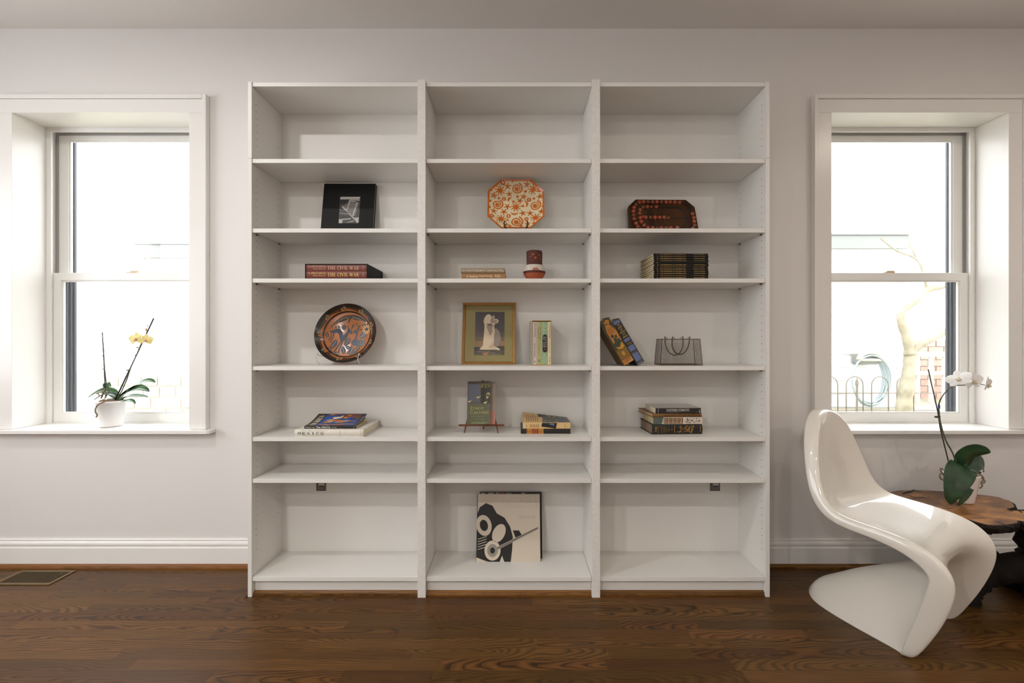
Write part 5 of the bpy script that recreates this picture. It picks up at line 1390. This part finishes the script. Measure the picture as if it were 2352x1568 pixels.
L.new(n1.outputs['Fac'], r1.inputs[0]); L.new(n2.outputs['Fac'], r2_.inputs[0])
L.new(r1.outputs[0], mx.inputs['A']); L.new(r2_.outputs[0], mx.inputs['B']); L.new(mx.outputs['Result'], b_.inputs['Base Color'])
b_.inputs['Roughness'].default_value = .3
BARK = mat('dark_bark', lin(36, 26, 19), rough=.85, spec=.3, noise=.5, nscale=40, bump=1.0, bscale=45)
ROOT = mat('dark_root', lin(27, 19, 14), rough=.8, spec=.25, noise=.5, nscale=18, bump=1.0, bscale=30)
CRACK = mat('wood_crack', lin(34, 25, 19), rough=.8)
TT = .41
t = empty('slab_table', (2.30, 2.08, 0), label='live-edge wood slab table on a dark gnarled root, beside the white chair', cat='table')
outline = [(1.958, 1.908), (2.005, 1.893), (2.075, 1.905), (2.12, 1.918), (2.148, 1.940), (2.165, 1.903), (2.25, 1.880), (2.34, 1.86), (2.44, 1.87), (2.50, 1.93), (2.49, 2.00), (2.42, 2.045), (2.34, 2.062), (2.27, 2.066), (2.245, 2.078), (2.30, 2.098), (2.345, 2.140), (2.375, 2.195), (2.365, 2.250), (2.30, 2.285), (2.20, 2.325), (2.10, 2.345), (2.00, 2.345), (1.92, 2.325), (1.87, 2.290), (1.835, 2.235), (1.838, 2.185), (1.865, 2.150), (1.905, 2.085), (1.935, 2.000)]
random.seed(17)
def smooth_loop(P, n):
    out = []; m_ = len(P)
    for i in range(m_):
        p0, p1, p2, p3 = [Vector(P[(i + k) % m_]) for k in (-1, 0, 1, 2)]
        for k in range(n):
            s = k / n
            out.append(.5 * ((2 * p1) + (p2 - p0) * s + (2 * p0 - 5 * p1 + 4 * p2 - p3) * s * s + (3 * p1 - p0 - 3 * p2 + p3) * s ** 3))
    return out
ol = smooth_loop([(x - 2.30, y - 2.08) for x, y in outline], 4)
cen = Vector((0.0, 0.03))
def inset(P, d_, jit=0.0):
    out = []; n = len(P)
    for i in range(n):
        tdir = (P[(i + 1) % n] - P[i - 1]).normalized(); nn = Vector((-tdir.y, tdir.x))
        out.append(P[i] + nn * (d_ + random.uniform(-jit, jit)))
    return out
m = MB(); inn = inset(ol, .006, .002)
m.prism([(p.x, p.y) for p in inn], 'z', TT - .012, TT); top_o = m.build('table_top', HEART, t)
rings = []
for (d_, z_, j_) in ((.0055, TT + .0006, .0018), (.0, TT - .002, .003), (-.003, TT - .012, .004), (.002, TT - .024, .006), (.010, TT - .036, .008), (.022, TT - .044, .006), (.04, TT - .046, .004)):
    rings.append([(p.x, p.y, z_ + random.uniform(-.002, .001) * (z_ < TT - .003)) for p in inset(ol, d_, j_)])
m = MB(); m.grid([r + [r[0]] for r in rings]); n_ = len(ol)
m.add(rings[-1], [tuple(range(n_))]); m.add([(p.x, p.y, TT - .0125) for p in inset(ol, .008)], [tuple(range(n_))])
m.build('bark_edge', BARK, t, weld=True)
# dark checks and bark inclusions in the top
d = Decal(Matrix.Translation((0, 0, TT)))
def tw(px, py):
    p = at(px, py, (EYE - TT) * F_PX / (py - CY)); return (p.x - 2.30, p.y - 2.08)
d.line([tw(2082, 1136), tw(2100, 1142), tw(2125, 1143), tw(2146, 1147)], [.004, .010, .007, .002], CRACK, 0)
d.line([tw(2096, 1124), tw(2108, 1128), tw(2120, 1131)], [.010, .010, .003], CRACK, 0); d.line([tw(2072, 1134), tw(2088, 1130), tw(2100, 1126)], [.012, .016, .006], CRACK, 0)
d.line([tw(2160, 1166), tw(2178, 1168), tw(2192, 1166)], [.003, .008, .002], CRACK, 0)
d.line([tw(2284, 1196), tw(2296, 1200), tw(2312, 1206), tw(2326, 1210)], [.004, .012, .010, .012], CRACK, 0); d.line([tw(2303, 1171), tw(2320, 1173), tw(2340, 1170)], [.003, .010, .004], CRACK, 0)
d.line([tw(2340, 1172), tw(2348, 1178)], [.012, .005], CRACK, 0); d.line([tw(2190, 1150), tw(2220, 1172), tw(2262, 1180)], [.001, .002, .001], CRACK, 0)
d.build('wood_checks', t)
# gnarled root foot: tapering, knotted limbs grown as skinned chains
def limb(pts, rads, seed):
    random.seed(seed); P = []; Rr = []
    n = len(pts)
    for i in range(n - 1):
        for k in range(5):
            s = k / 5; p0, p1, p2, p3 = [Vector(pts[min(max(i + q_, 0), n - 1)]) for q_ in (-1, 0, 1, 2)]
            P.append(.5 * ((2 * p1) + (p2 - p0) * s + (2 * p0 - 5 * p1 + 4 * p2 - p3) * s * s + (3 * p1 - p0 - 3 * p2 + p3) * s ** 3)); Rr.append((rads[i] * (1 - s) + rads[i + 1] * s) * random.uniform(.9, 1.12))
    P.append(Vector(pts[-1])); Rr.append(rads[-1])
    m = MB(); m.tube([(p.x - 2.30, p.y - 2.08, p.z) for p in P], Rr, 12)
    m.v = [v + Vector((random.uniform(-1, 1), random.uniform(-1, 1), random.uniform(-1, 1) * .3)) * .006 if v.z > .02 else Vector((v.x, v.y, max(v.z, .0006))) for v in m.v]
    m.v = [Vector((v.x, v.y, min(max(v.z, .0006), TT - .0125))) for v in m.v]
    m.build('root_limb', ROOT, t, smooth=True)
limb([(2.365, 2.02, .385), (2.345, 2.03, .30), (2.355, 2.03, .22), (2.365, 2.03, .12), (2.42, 2.02, .03), (2.45, 2.0, .0)], [.10, .085, .085, .10, .10, .11], 1)
limb([(2.35, 2.03, .17), (2.25, 2.05, .155), (2.16, 2.07, .13), (2.09, 2.07, .09), (2.05, 2.06, .04), (2.04, 2.06, .0)], [.075, .06, .058, .05, .045, .05], 2)
limb([(2.32, 2.06, .16), (2.22, 2.09, .160), (2.13, 2.12, .245), (2.06, 2.15, .385)], [.065, .040, .034, .045], 3)
limb([(2.38, 2.04, .14), (2.41, 2.0, .24), (2.43, 1.97, .37)], [.09, .06, .07], 4)
limb([(2.36, 2.06, .15), (2.38, 2.14, .08), (2.39, 2.21, .0)], [.08, .06, .05], 5)
limb([(2.40, 1.99, .12), (2.46, 1.95, .05), (2.50, 1.92, .0)], [.08, .06, .05], 6)
limb([(2.37, 2.0, .37), (2.40, 1.97, .30), (2.44, 1.98, .18)], [.08, .07, .08], 7)
# ---------------------------------------------------------------- orchids
def leaf_mat(name, c1, c2):
    m = mat(name, lin(*c1), rough=.32, noise=.18, nscale=22, col2=lin(*c2))
    m.node_tree.nodes['Principled BSDF'].inputs['Subsurface Weight'].default_value = 0.0
    return m
LEAF = leaf_mat('orchid_leaf', (58, 98, 50), (40, 76, 38)); LEAF2 = leaf_mat('orchid_leaf_dark', (44, 74, 44), (30, 56, 34))
POT = mat('white_glazed_pot', lin(238, 236, 234), rough=.3)
SOILM = mat('bark_mix', lin(92, 70, 48), rough=.95, noise=.5, nscale=60, bump=1, bscale=90)
ROOTM = mat('dry_root', lin(140, 120, 92), rough=.85, noise=.3, nscale=90)
STAKE = mat('dark_stake', lin(44, 40, 56), rough=.45); STEMG = mat('orchid_stem', lin(74, 84, 58), rough=.5, noise=.2, nscale=60)
def cat_(P, n=8):
    P = [Vector(p) for p in P]; out = []; m_ = len(P)
    for i in range(m_ - 1):
        p0, p1, p2, p3 = [P[min(max(i + q_, 0), m_ - 1)] for q_ in (-1, 0, 1, 2)]
        for k in range(n):
            s = k / n
            out.append(.5 * ((2 * p1) + (p2 - p0) * s + (2 * p0 - 5 * p1 + 4 * p2 - p3) * s * s + (3 * p1 - p0 - 3 * p2 + p3) * s ** 3))
    out.append(P[-1]); return out
def leaf_obj(spine, width, side, mt, parent, fold=.25, name='leaf', tipw=.0, thick=.0022):
    """strap leaf along a centre line; side: across direction at the base"""
    C = cat_(spine, 6); n = len(C); rows = []; sd = Vector(side).normalized()
    A = [0.0]
    for i in range(1, n): A.append(A[-1] + (C[i] - C[i - 1]).length)
    for i, p in enumerate(C):
        tt = (C[min(i + 1, n - 1)] - C[max(i - 1, 0)]).normalized()
        s_ = (sd - tt * sd.dot(tt)).normalized(); up = tt.cross(s_)
        if up.z < 0: up = -up
        f_ = A[i] / A[-1]
        w = width * .5 * (max(.0, math.sin(PI * (f_ ** .85 * .94 + .06))) ** .6 if f_ < .999 else .08)
        w = max(w, width * .04)
        row = []
        for k in range(-4, 5):
            a_ = k / 4; row.append(p + s_ * w * a_ + up * (fold * w * abs(a_) ** 1.2 - .022 * width * (k == 0)))
        rows.append(row)
    m = MB(); m.grid(rows)
    return m.build(name, mt, parent, smooth=True, solid=thick, subsurf=1)
def flower(parent, c, nrm, r, pet, lip, yaw=0.0, up=(0, 0, 1), dots=None):
    """moth orchid bloom: three sepals, two broad petals, a small lip and column"""
    n_ = Vector(nrm).normalized(); a_ = Vector(up).cross(n_).normalized(); b_ = n_.cross(a_)
    f = None
    def blade(ang, ln, wd, cup, nm):
        rows = []
        for i in range(7):
            f_ = i / 6; w = wd * (math.sin(PI * min(1, f_ * .80 + .12)) ** .7) * .5 * (1 if f_ < .99 else .25)
            row = []
            for k in range(-3, 4):
                s = k / 3; x = ln * f_; y = w * s
                d_ = a_ * (x * math.cos(ang) - y * math.sin(ang)) + b_ * (x * math.sin(ang) + y * math.cos(ang)) + n_ * (cup * ln * (f_ ** 2) - .12 * w * s * s + .002)
                row.append(Vector(c) + d_)
            rows.append(row)
        m = MB(); m.grid(rows); return m.build(nm, pet, parent, smooth=True, solid=.0008, subsurf=1)
    for ang in (90, 215, 325): blade(math.radians(ang) + yaw, r * .95, r * .62, -.05, 'sepal')
    for ang in (12, 168): blade(math.radians(ang) + yaw, r * 1.0, r * 1.0, .08, 'petal')
    m = MB(); cc = Vector(c) + n_ * .005
    m.ball(cc, r * .13, 8, 6); m.ball(cc - b_ * r * .2 + n_ * r * .14, r * .14, 8, 6, (1, 1, .8)); m.ball(cc - b_ * r * .14 + a_ * r * .14 + n_ * r * .08, r * .09, 8, 6); m.ball(cc - b_ * r * .14 - a_ * r * .14 + n_ * r * .08, r * .09, 8, 6)
    m.build('lip', lip, parent, smooth=True)

# left orchid on the window sill
DL = 2.450
def L_(px, py, dd=0.0): return at(px, py, DL + dd)
pc_ = Vector((-2.1755, DL, .7201))
t = empty('potted_orchid', pc_, label='potted orchid with pale yellow blooms in white pot on left window sill', cat='potted plant', group='potted orchids')
def rel(p): return Vector(p) - pc_
prof = [(.0001, .002), (.055, .002), (.0575, .006), (.0765, .128), (.079, .128), (.081, .133), (.080, .1385), (.0765, .139), (.073, .132), (.0715, .118), (.0001, .118)]
MB().lathe([(r * .84, z) for r, z in prof], 40).build('pot', POT, t, smooth=True)
m = MB(); m.lathe([(.0001, .126), (.03, .127), (.048, .124), (.0600, .1185)], 20); m.build('bark_mix', SOILM, t, smooth=True)
random.seed(41)
for k in range(9):
    a0 = random.uniform(0, 6.28); P = [(math.cos(a0) * .046 * random.uniform(.5, 1.2), math.sin(a0) * .046, .130)]
    for q_ in range(4): a0 += random.uniform(.3, .8); P.append((math.cos(a0) * .054 * random.uniform(.6, 1.1), math.sin(a0) * .050 * random.uniform(.5, 1), .134 + random.uniform(0, .010)))
    MB().tube(cat_(P, 4), .0028, 6).build('root', ROOTM, t, smooth=True)
MB().tube(cat_([rel(L_(252, 922, -.05)), rel(L_(232, 925, -.07)), rel(L_(221, 935, -.075)), rel(L_(219, 945, -.075)), rel(L_(223, 952, -.075)), rel(L_(221, 958, -.075))], 5), [.0034] * 26, 6).build('hanging_root', ROOTM, t, smooth=True)
for P in ([(232, 915), (236, 900), (230, 896)], [(234, 912), (240, 896), (244, 893)], [(229, 910), (225, 903), (222, 904)], [(240, 915), (247, 903), (240, 899)]):
    MB().tube(cat_([rel(L_(x, y, -.03)) for x, y in P], 5), .0026, 6).build('root', ROOTM, t, smooth=True)
for P, w, sd, fo, mt in (([(276, 918, 0), (292, 896, -.02), (322, 878, -.035), (345, 873, -.04), (357, 878, -.04)], .058, (.15, .8, .55), .15, LEAF),
                     ([(275, 918, -.01), (292, 900, -.04), (315, 891, -.07), (332, 893, -.09), (343, 899, -.10)], .060, (.1, .8, .55), .15, LEAF),
                     ([(276, 919, .01), (295, 910, .03), (320, 909, .05), (340, 911, .06)], .045, (.1, 1, .25), .2, LEAF),
                     ([(280, 922, -.03), (295, 919, -.06), (306, 922, -.08), (311, 927, -.085)], .034, (.1, 1, .3), .2, LEAF),
                     ([(272, 918, 0), (256, 900, .02), (232, 897, .03), (212, 906, .03), (203, 912, .03)], .050, (-.1, .8, .6), .15, LEAF),
                     ([(270, 918, .0), (262, 906, -.02), (240, 905, -.03), (222, 914, -.04), (217, 918, -.04)], .034, (-.1, 1, .4), .2, LEAF2),
                     ([(268, 914, .02), (250, 897, .05), (242, 884, .06), (248, 879, .06), (255, 888, .06)], .030, (.5, .7, .3), .2, LEAF)):
    leaf_obj([rel(L_(*p)) for p in P], w, sd, mt, t, fo)
MB().tube([rel(L_(235, 763)), rel(L_(243, 913))], .0026, 8).build('stake', STAKE, t, smooth=True)
MB().tube([rel(L_(353, 731, -.02)), rel(L_(264, 920, -.02))], .0034, 8).build('stake', STAKE, t, smooth=True)
MB().tube(cat_([rel(L_(254, 910, .01)), rel(L_(246, 888, .0)), rel(L_(241, 850, -.004)), rel(L_(238, 800, -.004)), rel(L_(236, 775, -.002))], 6), [.0022] * 25, 6).build('stem', STEMG, t, smooth=True)
MB().tube(cat_([rel(L_(270, 918, -.01)), rel(L_(290, 874, -.03)), rel(L_(300, 846, -.03)), rel(L_(314, 814, -.03)), rel(L_(323, 792, -.035)), rel(L_(331, 778, -.03))], 6), [.0027] * 31, 6).build('stem', STEMG, t, smooth=True)
for x, y in ((239, 817), (240, 848), (314, 816), (295, 850), (318, 798)):
    m = MB(); p = rel(L_(x, y, -.028 if x > 260 else -.003)); m.tube([p, p + Vector((-.009, -.004, .002))], [.0038, .0022], 6); m.build('stem_node', STEMG, t, smooth=True)
YEL1 = mat('petal_yellow', lin(240, 226, 150), rough=.6, noise=.08, nscale=30); LIPP = mat('lip_pink', lin(206, 120, 120), rough=.6, noise=.3, nscale=200, col2=lin(240, 220, 180))
flower(t, rel(L_(313, 778, -.05)), (-.05, -1, .1), .040, YEL1, LIPP, .1); flower(t, rel(L_(335, 780, -.045)), (.45, -1, .1), .034, YEL1, LIPP, -.1)
m = MB(); m.ball(rel(L_(336, 757, -.03)), .005, 6, 5, (1, 1, 1.6)); m.ball(rel(L_(338, 748, -.03)), .003, 6, 5, (1, 1, 1.6)); m.build('bud', mat('bud_orange', lin(206, 150, 110), rough=.6), t, smooth=True)

# right orchid on the slab table
DR = 2.185
def R_(px, py, dd=0.0): return at(px, py, DR + dd)
pr_ = Vector((2.135, DR, TT + .0006))
t = empty('potted_orchid', pr_, label='potted orchid with white blooms in white pot on the wood slab table', cat='potted plant', group='potted orchids')
def rel2(p): return Vector(p) - pr_
prof = [(.0001, .001), (.054, .001), (.0565, .004), (.083, .128), (.0855, .133), (.0835, .137), (.0795, .133), (.077, .116), (.0001, .116)]
m = MB(); m.lathe([(r * .83, z * 1.0) for r, z in prof], 40); m.build('pot', POT, t, smooth=True)
m = MB(); m.lathe([(.0001, .126), (.04, .127), (.0625, .118)], 20); m.build('bark_mix', SOILM, t, smooth=True)
random.seed(43)
for P in ([(2240, 1085), (2255, 1092), (2259, 1100), (2254, 1108), (2256, 1116), (2250, 1121)], [(2235, 1090), (2250, 1094), (2262, 1104), (2258, 1110)], [(2172, 1095), (2163, 1085), (2160, 1075), (2166, 1078)], [(2175, 1105), (2162, 1100), (2158, 1092), (2162, 1085)], [(2225, 1092), (2240, 1090), (2250, 1096)]):
    MB().tube(cat_([rel2(R_(x, y, -.06)) for x, y in P], 5), .0032, 6).build('root', ROOTM, t, smooth=True)
for P, w, sd, fo, mt in (([(2222, 1074, -.02), (2212, 1075, -.045), (2200, 1091, -.075), (2192, 1116, -.095), (2187, 1140, -.100), (2185, 1158, -.095)], .120, (.92, -.2, -.32), .10, LEAF2),
                     ([(2222, 1076, -.01), (2230, 1084, -.030), (2228, 1106, -.050), (2217, 1134, -.064), (2200, 1161, -.072)], .056, (.9, .1, -.4), .15, LEAF2),
                     ([(2213, 1074, 0), (2218, 1050, -.02), (2234, 1038, -.035), (2256, 1036, -.045), (2275, 1039, -.05)], .088, (.72, .12, -.68), .14, LEAF2),
                     ([(2216, 1076, .02), (2234, 1064, .035), (2250, 1062, .05), (2258, 1072, .06), (2259, 1084, .065)], .080, (.25, .3, .95), .14, LEAF2),
                     ([(2216, 1078, .01), (2232, 1078, .03), (2245, 1080, .05), (2247, 1093, .06)], .05, (.4, .9, .2), .2, LEAF2),
                     ([(2212, 1076, .01), (2206, 1060, .03), (2206, 1044, .04), (2209, 1034, .045)], .034, (1, .2, 0), .2, LEAF2),
                     ([(2213, 1077, -.01), (2215, 1069, -.015), (2221, 1064, -.015)], .016, (.6, .6, .3), .2, LEAF)):
    leaf_obj([rel2(R_(*p)) for p in P], w, sd, mt, t, fo)
STK2 = mat('brown_stake', lin(62, 46, 40), rough=.5)
MB().tube([rel2(R_(2183, 1078)), rel2(R_(2160, 985)), rel2(R_(2154, 945, -.004)), rel2(R_(2132, 848))], .0026, 8).build('stake', STK2, t, smooth=True)
MB().tube(cat_([rel2(R_(2200, 1072, .0)), rel2(R_(2188, 1040, -.006)), rel2(R_(2171, 1008, -.010)), rel2(R_(2160, 970, -.008)), rel2(R_(2157, 945, -.008)), rel2(R_(2156, 930, -.008)), rel2(R_(2163, 912, -.01)), rel2(R_(2177, 895, -.02)), rel2(R_(2192, 886, -.03)), rel2(R_(2216, 884, -.04))], 6), [.0034] * 18 + [.003] * 18 + [.0024] * 19, 6).build('stem', STEMG, t, smooth=True)
MB().tube([rel2(R_(2189, 887, -.03)), rel2(R_(2191, 879, -.03)), rel2(R_(2195, 873, -.03))], .0014, 6).build('pedicel', mat('pedicel_green', lin(190, 200, 150), rough=.6), t)
MB().tube([rel2(R_(2157, 938, -.012)), rel2(R_(2156.5, 928, -.012))], .0042, 8).build('stake_clip', mat('clip_blue', lin(52, 72, 120), rough=.4), t)
MB().tube([rel2(R_(2158, 957, -.008)), rel2(R_(2148, 957, -.014))], [.0052, .0046], 8).build('stem_clip', STK2, t, smooth=True)
WPET = mat('petal_white', lin(244, 243, 241), rough=.6); LIPW = mat('lip_cream', lin(228, 218, 190), rough=.6, noise=.15, nscale=150)
flower(t, rel2(R_(2203, 870, -.05)), (-.75, -.45, .5), .050, WPET, LIPW, .4); flower(t, rel2(R_(2236, 874, -.06)), (.15, -1, -.05), .050, WPET, LIPW, .0); flower(t, rel2(R_(2268, 882, -.05)), (.5, -.9, -.1), .040, WPET, LIPW, .1)
MB().tube(cat_([rel2(R_(2216, 884, -.04)), rel2(R_(2240, 880, -.045)), rel2(R_(2262, 884, -.045))], 5), .0018, 6).build('stem_tip', STEMG, t, smooth=True)
# ---------------------------------------------------------------- outside the windows
EXTW = mat('white_siding', lin(206, 206, 204), rough=.6); FASC = mat('grey_eave', lin(124, 126, 122), rough=.7)
BARKO = mat('pale_bark', lin(158, 152, 132), rough=.9, noise=.3, nscale=9, col2=lin(136, 128, 108)); IRON = mat('pale_iron', lin(120, 110, 96), rough=.6)
GRASS = mat('yard_ground', lin(160, 154, 132), rough=.95, noise=.15, nscale=3); BRICK = mat('pink_brick', lin(186, 152, 138), rough=.85, noise=.15, nscale=20); HOSEM = mat('pale_hose', lin(150, 162, 164), rough=.5)
tag(MB().box(-12, 14, 2.72, 26, .10, .30).build('ground', GRASS), kind='structure')
HY = 6.0
def house(XA, XB, bz, lab, wins):
    t = empty('clapboard_house', (0, HY, .3), label=lab, cat='house', group='white houses outside')
    z = 0.02; bd = None
    while z < bz:
        if bd is None: bd = MB().prism([(0, .0), (-.022, .0), (-.006, .178), (0, .178)], 'x', XA, XB).build('siding_board', EXTW, t); bd.location = (0, 0, z)
        else:
            o = bd.copy(); o.location = (0, 0, z); COL.objects.link(o)
        z += .172
    MB().box(XA + .01, XB - .01, .002, 3.0, 0, bz + .1).build('house_wall', EXTW, t)
    MB().box(XA - .03, XA + .06, -.035, .002, 0, bz).build('corner_board', EXTW, t); MB().box(XB - .06, XB + .03, -.035, .002, 0, bz).build('corner_board', EXTW, t)
    MB().box(XA - .02, XB + .02, -.10, -.07, bz - .02, bz + .15).build('fascia', FASC, t); MB().box(XA - .02, XB + .02, -.07, 3.1, bz + .05, bz + .07).build('soffit', FASC, t)
    MB().prism([(-.12, bz + .152), (3.1, bz + .5), (3.1, bz + .53), (-.12, bz + .18)], 'x', XA - .04, XB + .04).build('roof', FASC, t)
    for x in wins:
        m = MB(); m.box(x - .02, x + .9, -.05, 0, .62, 1.18); w = m.build('house_window', EXTW, t); MB().box(x + .05, x + .83, -.055, -.049, .67, 1.13).build('pane', mat('dim_pane', lin(130, 136, 128), rough=.2), w)
house(.9, 5.07, 2.10, 'white clapboard house with grey eave outside the right window', ())
house(-4.93, -1.1, 1.98, 'white clapboard house with grey eave outside the left window', (-4.25,))
# hose on a wall reel
hx = (1990 - CX) * (HY - .12) / F_PX
t = empty('hose_reel', (hx, HY - .03, 0), label='white wall hanger with coiled pale garden hose on the clapboard house', cat='hose reel')
m = MB(); P = [(.15 * math.cos(PI * k / 10), -.16, .94 + .10 * math.sin(PI * k / 10)) for k in range(11)]; m.tube(P, .03, 8); m.tube([(-.15, -.16, .94), (.15, -.16, .94)], .02, 8); m.build('hanger', mat('hanger_white', lin(190, 186, 166), rough=.5), t, smooth=True)
MB().box(-.13, .13, -.14, -.0, .88, 1.02).build('hanger_back', FASC, t, bevel=.02)
random.seed(7)
for k in range(6):
    w_ = .19 + .012 * k; d_ = random.uniform(.60, .68)
    P = [(w_ * math.sin(2 * PI * i / 24), -.12 - .012 * k, 1.00 - d_ / 2 + d_ / 2 * math.cos(2 * PI * i / 24)) for i in range(25)]
    MB().tube(P, .011, 6).build('hose_coil', HOSEM, t, smooth=True)
# yard tree
DT = 5.0
def T_(px, py, d=DT): return at(px, py, d)
t = empty('yard_tree', (T_(2078, 945).x, DT, .3), label='pale barked garden tree forking outside the right window', cat='tree')
org = Vector((T_(2078, 945).x, DT, .3))
def tr(name, pts, rs, seed):
    random.seed(seed); C = cat_([T_(*p) - org for p in pts], 5)
    R_s = []
    for i in range(len(pts) - 1): R_s += [(rs[i] * (1 - k / 5) + rs[i + 1] * k / 5) * random.uniform(.92, 1.08) for k in range(5)]
    MB().tube(C, R_s + [rs[-1]], 10).build(name, BARKO, t, smooth=True)
tr('trunk', [(2078, 975), (2076, 945), (2080, 900), (2088, 850), (2092, 805)], [.085, .075, .072, .06, .055], 1)
tr('branch', [(2090, 815), (2084, 780), (2072, 745), (2070, 722), (2085, 705), (2110, 685), (2130, 665), (2172, 655)], [.055, .045, .04, .036, .034, .034, .04, .03], 2)
tr('branch', [(2092, 812), (2110, 795), (2140, 778), (2175, 760), (2230, 735)], [.045, .036, .032, .03, .026], 3)
tr('branch', [(2130, 665), (2110, 600), (2060, 575), (2020, 545)], [.016, .012, .010, .007], 4); tr('branch', [(2110, 600), (2090, 560), (2095, 540)], [.010, .008, .005], 5)
# hooped wire fence
DF = 5.4
t = empty('hoop_fence', (3.9, DF, .3), label='low hooped wire garden fence outside the right window', cat='fence')
zt, zm = .66, .565; x0 = (1905 - CX) * DF / F_PX - 3.9; sp = .30
for k in range(7):
    xa = x0 - .9 + sp * k; r = .10
    P = [(xa - r, 0, 0)] + [(xa - r * math.cos(PI * i / 8), 0, zt - .30 + r * math.sin(PI * i / 8)) for i in range(9)] + [(xa + r, 0, 0)]
    MB().tube(P, .006, 6).build('hoop', IRON, t, smooth=True)
for z in (zm - .30, .06): MB().tube([(x0 - 1.1, 0, z), (x0 + 1.3, 0, z)], .006, 6).build('rail', IRON, t)
m = MB(); m.tube([(x0 + .32, -.01, 0), (x0 + .32, -.01, .36)], .012, 6); m.tube([(x0 + .32, -.01, .36), (x0 + .32, -.01, .40), (x0 + .32, -.01, .45)], [.02, .016, .002], 6); m.build('fence_post', IRON, t)
# brick steps with a white railing
t = empty('brick_stoop', (6.1, 7.0, .3), label='pink brick stoop outside the right window behind the tree', cat='steps')
bk = None; random.seed(3)
for r in range(9):
    for c in range(8):
        m = None
        if bk is None: m = MB().box(0, .225, 0, .10, 0, .088); bk = m.build('brick', BRICK, t); o = bk
        else: o = bk.copy(); COL.objects.link(o)
        o.location = (-.6 + .24 * c + (.12 if r % 2 else 0), random.uniform(-.006, 0), .10 * r)
MB().box(-.6, 1.55, .02, .6, 0, .9).build('stoop_core', mat('mortar_pale', lin(180, 168, 158), rough=.9), t)
t = empty('stoop_railing', (5.6, 6.5, .3), label='white baluster railing outside the right window beside the brick stoop', cat='railing')
MB().box(-.12, 1.6, -.03, .03, .66, .73).build('top_rail', EXTW, t); MB().box(-.12, 1.6, -.03, .03, .40, .45).build('lower_rail', EXTW, t)
bal = None
for k in range(9):
    if bal is None: bal = MB().box(-.02, .02, -.02, .02, 0, .66).build('baluster', EXTW, t); o = bal
    else: o = bal.copy(); COL.objects.link(o)
    o.location = (-.06 + .19 * k, 0, 0)
# low stone wall and shrubs outside the left window
t = empty('garden_wall', (-4.4, 5.1, .3), label='low pale stone garden wall outside the left window', cat='garden wall')
STN = [mat('stone_pale', lin(196, 190, 176), rough=.9), mat('stone_tan', lin(200, 182, 158), rough=.9), mat('stone_grey', lin(176, 174, 166), rough=.9)]
random.seed(19); pr = {}
for r in range(4):
    x = -.45 + .06 * (r % 2)
    while x < 1.0:
        k = random.choice([0, 0, 1, 2]); w_ = random.choice([.18, .26, .34])
        if (k, w_) not in pr: o = MB().box(0, w_ - .012, 0, .2, 0, .115).build('stone', STN[k], t, bevel=.012); pr[(k, w_)] = o
        else: o = pr[(k, w_)].copy(); COL.objects.link(o)
        o.location = (x, random.uniform(-.012, .012), .126 * r); x += w_
MB().box(-.45, 1.05, .02, .18, 0, .49).build('wall_core', mat('stone_core', lin(205, 200, 190), rough=.9), t)
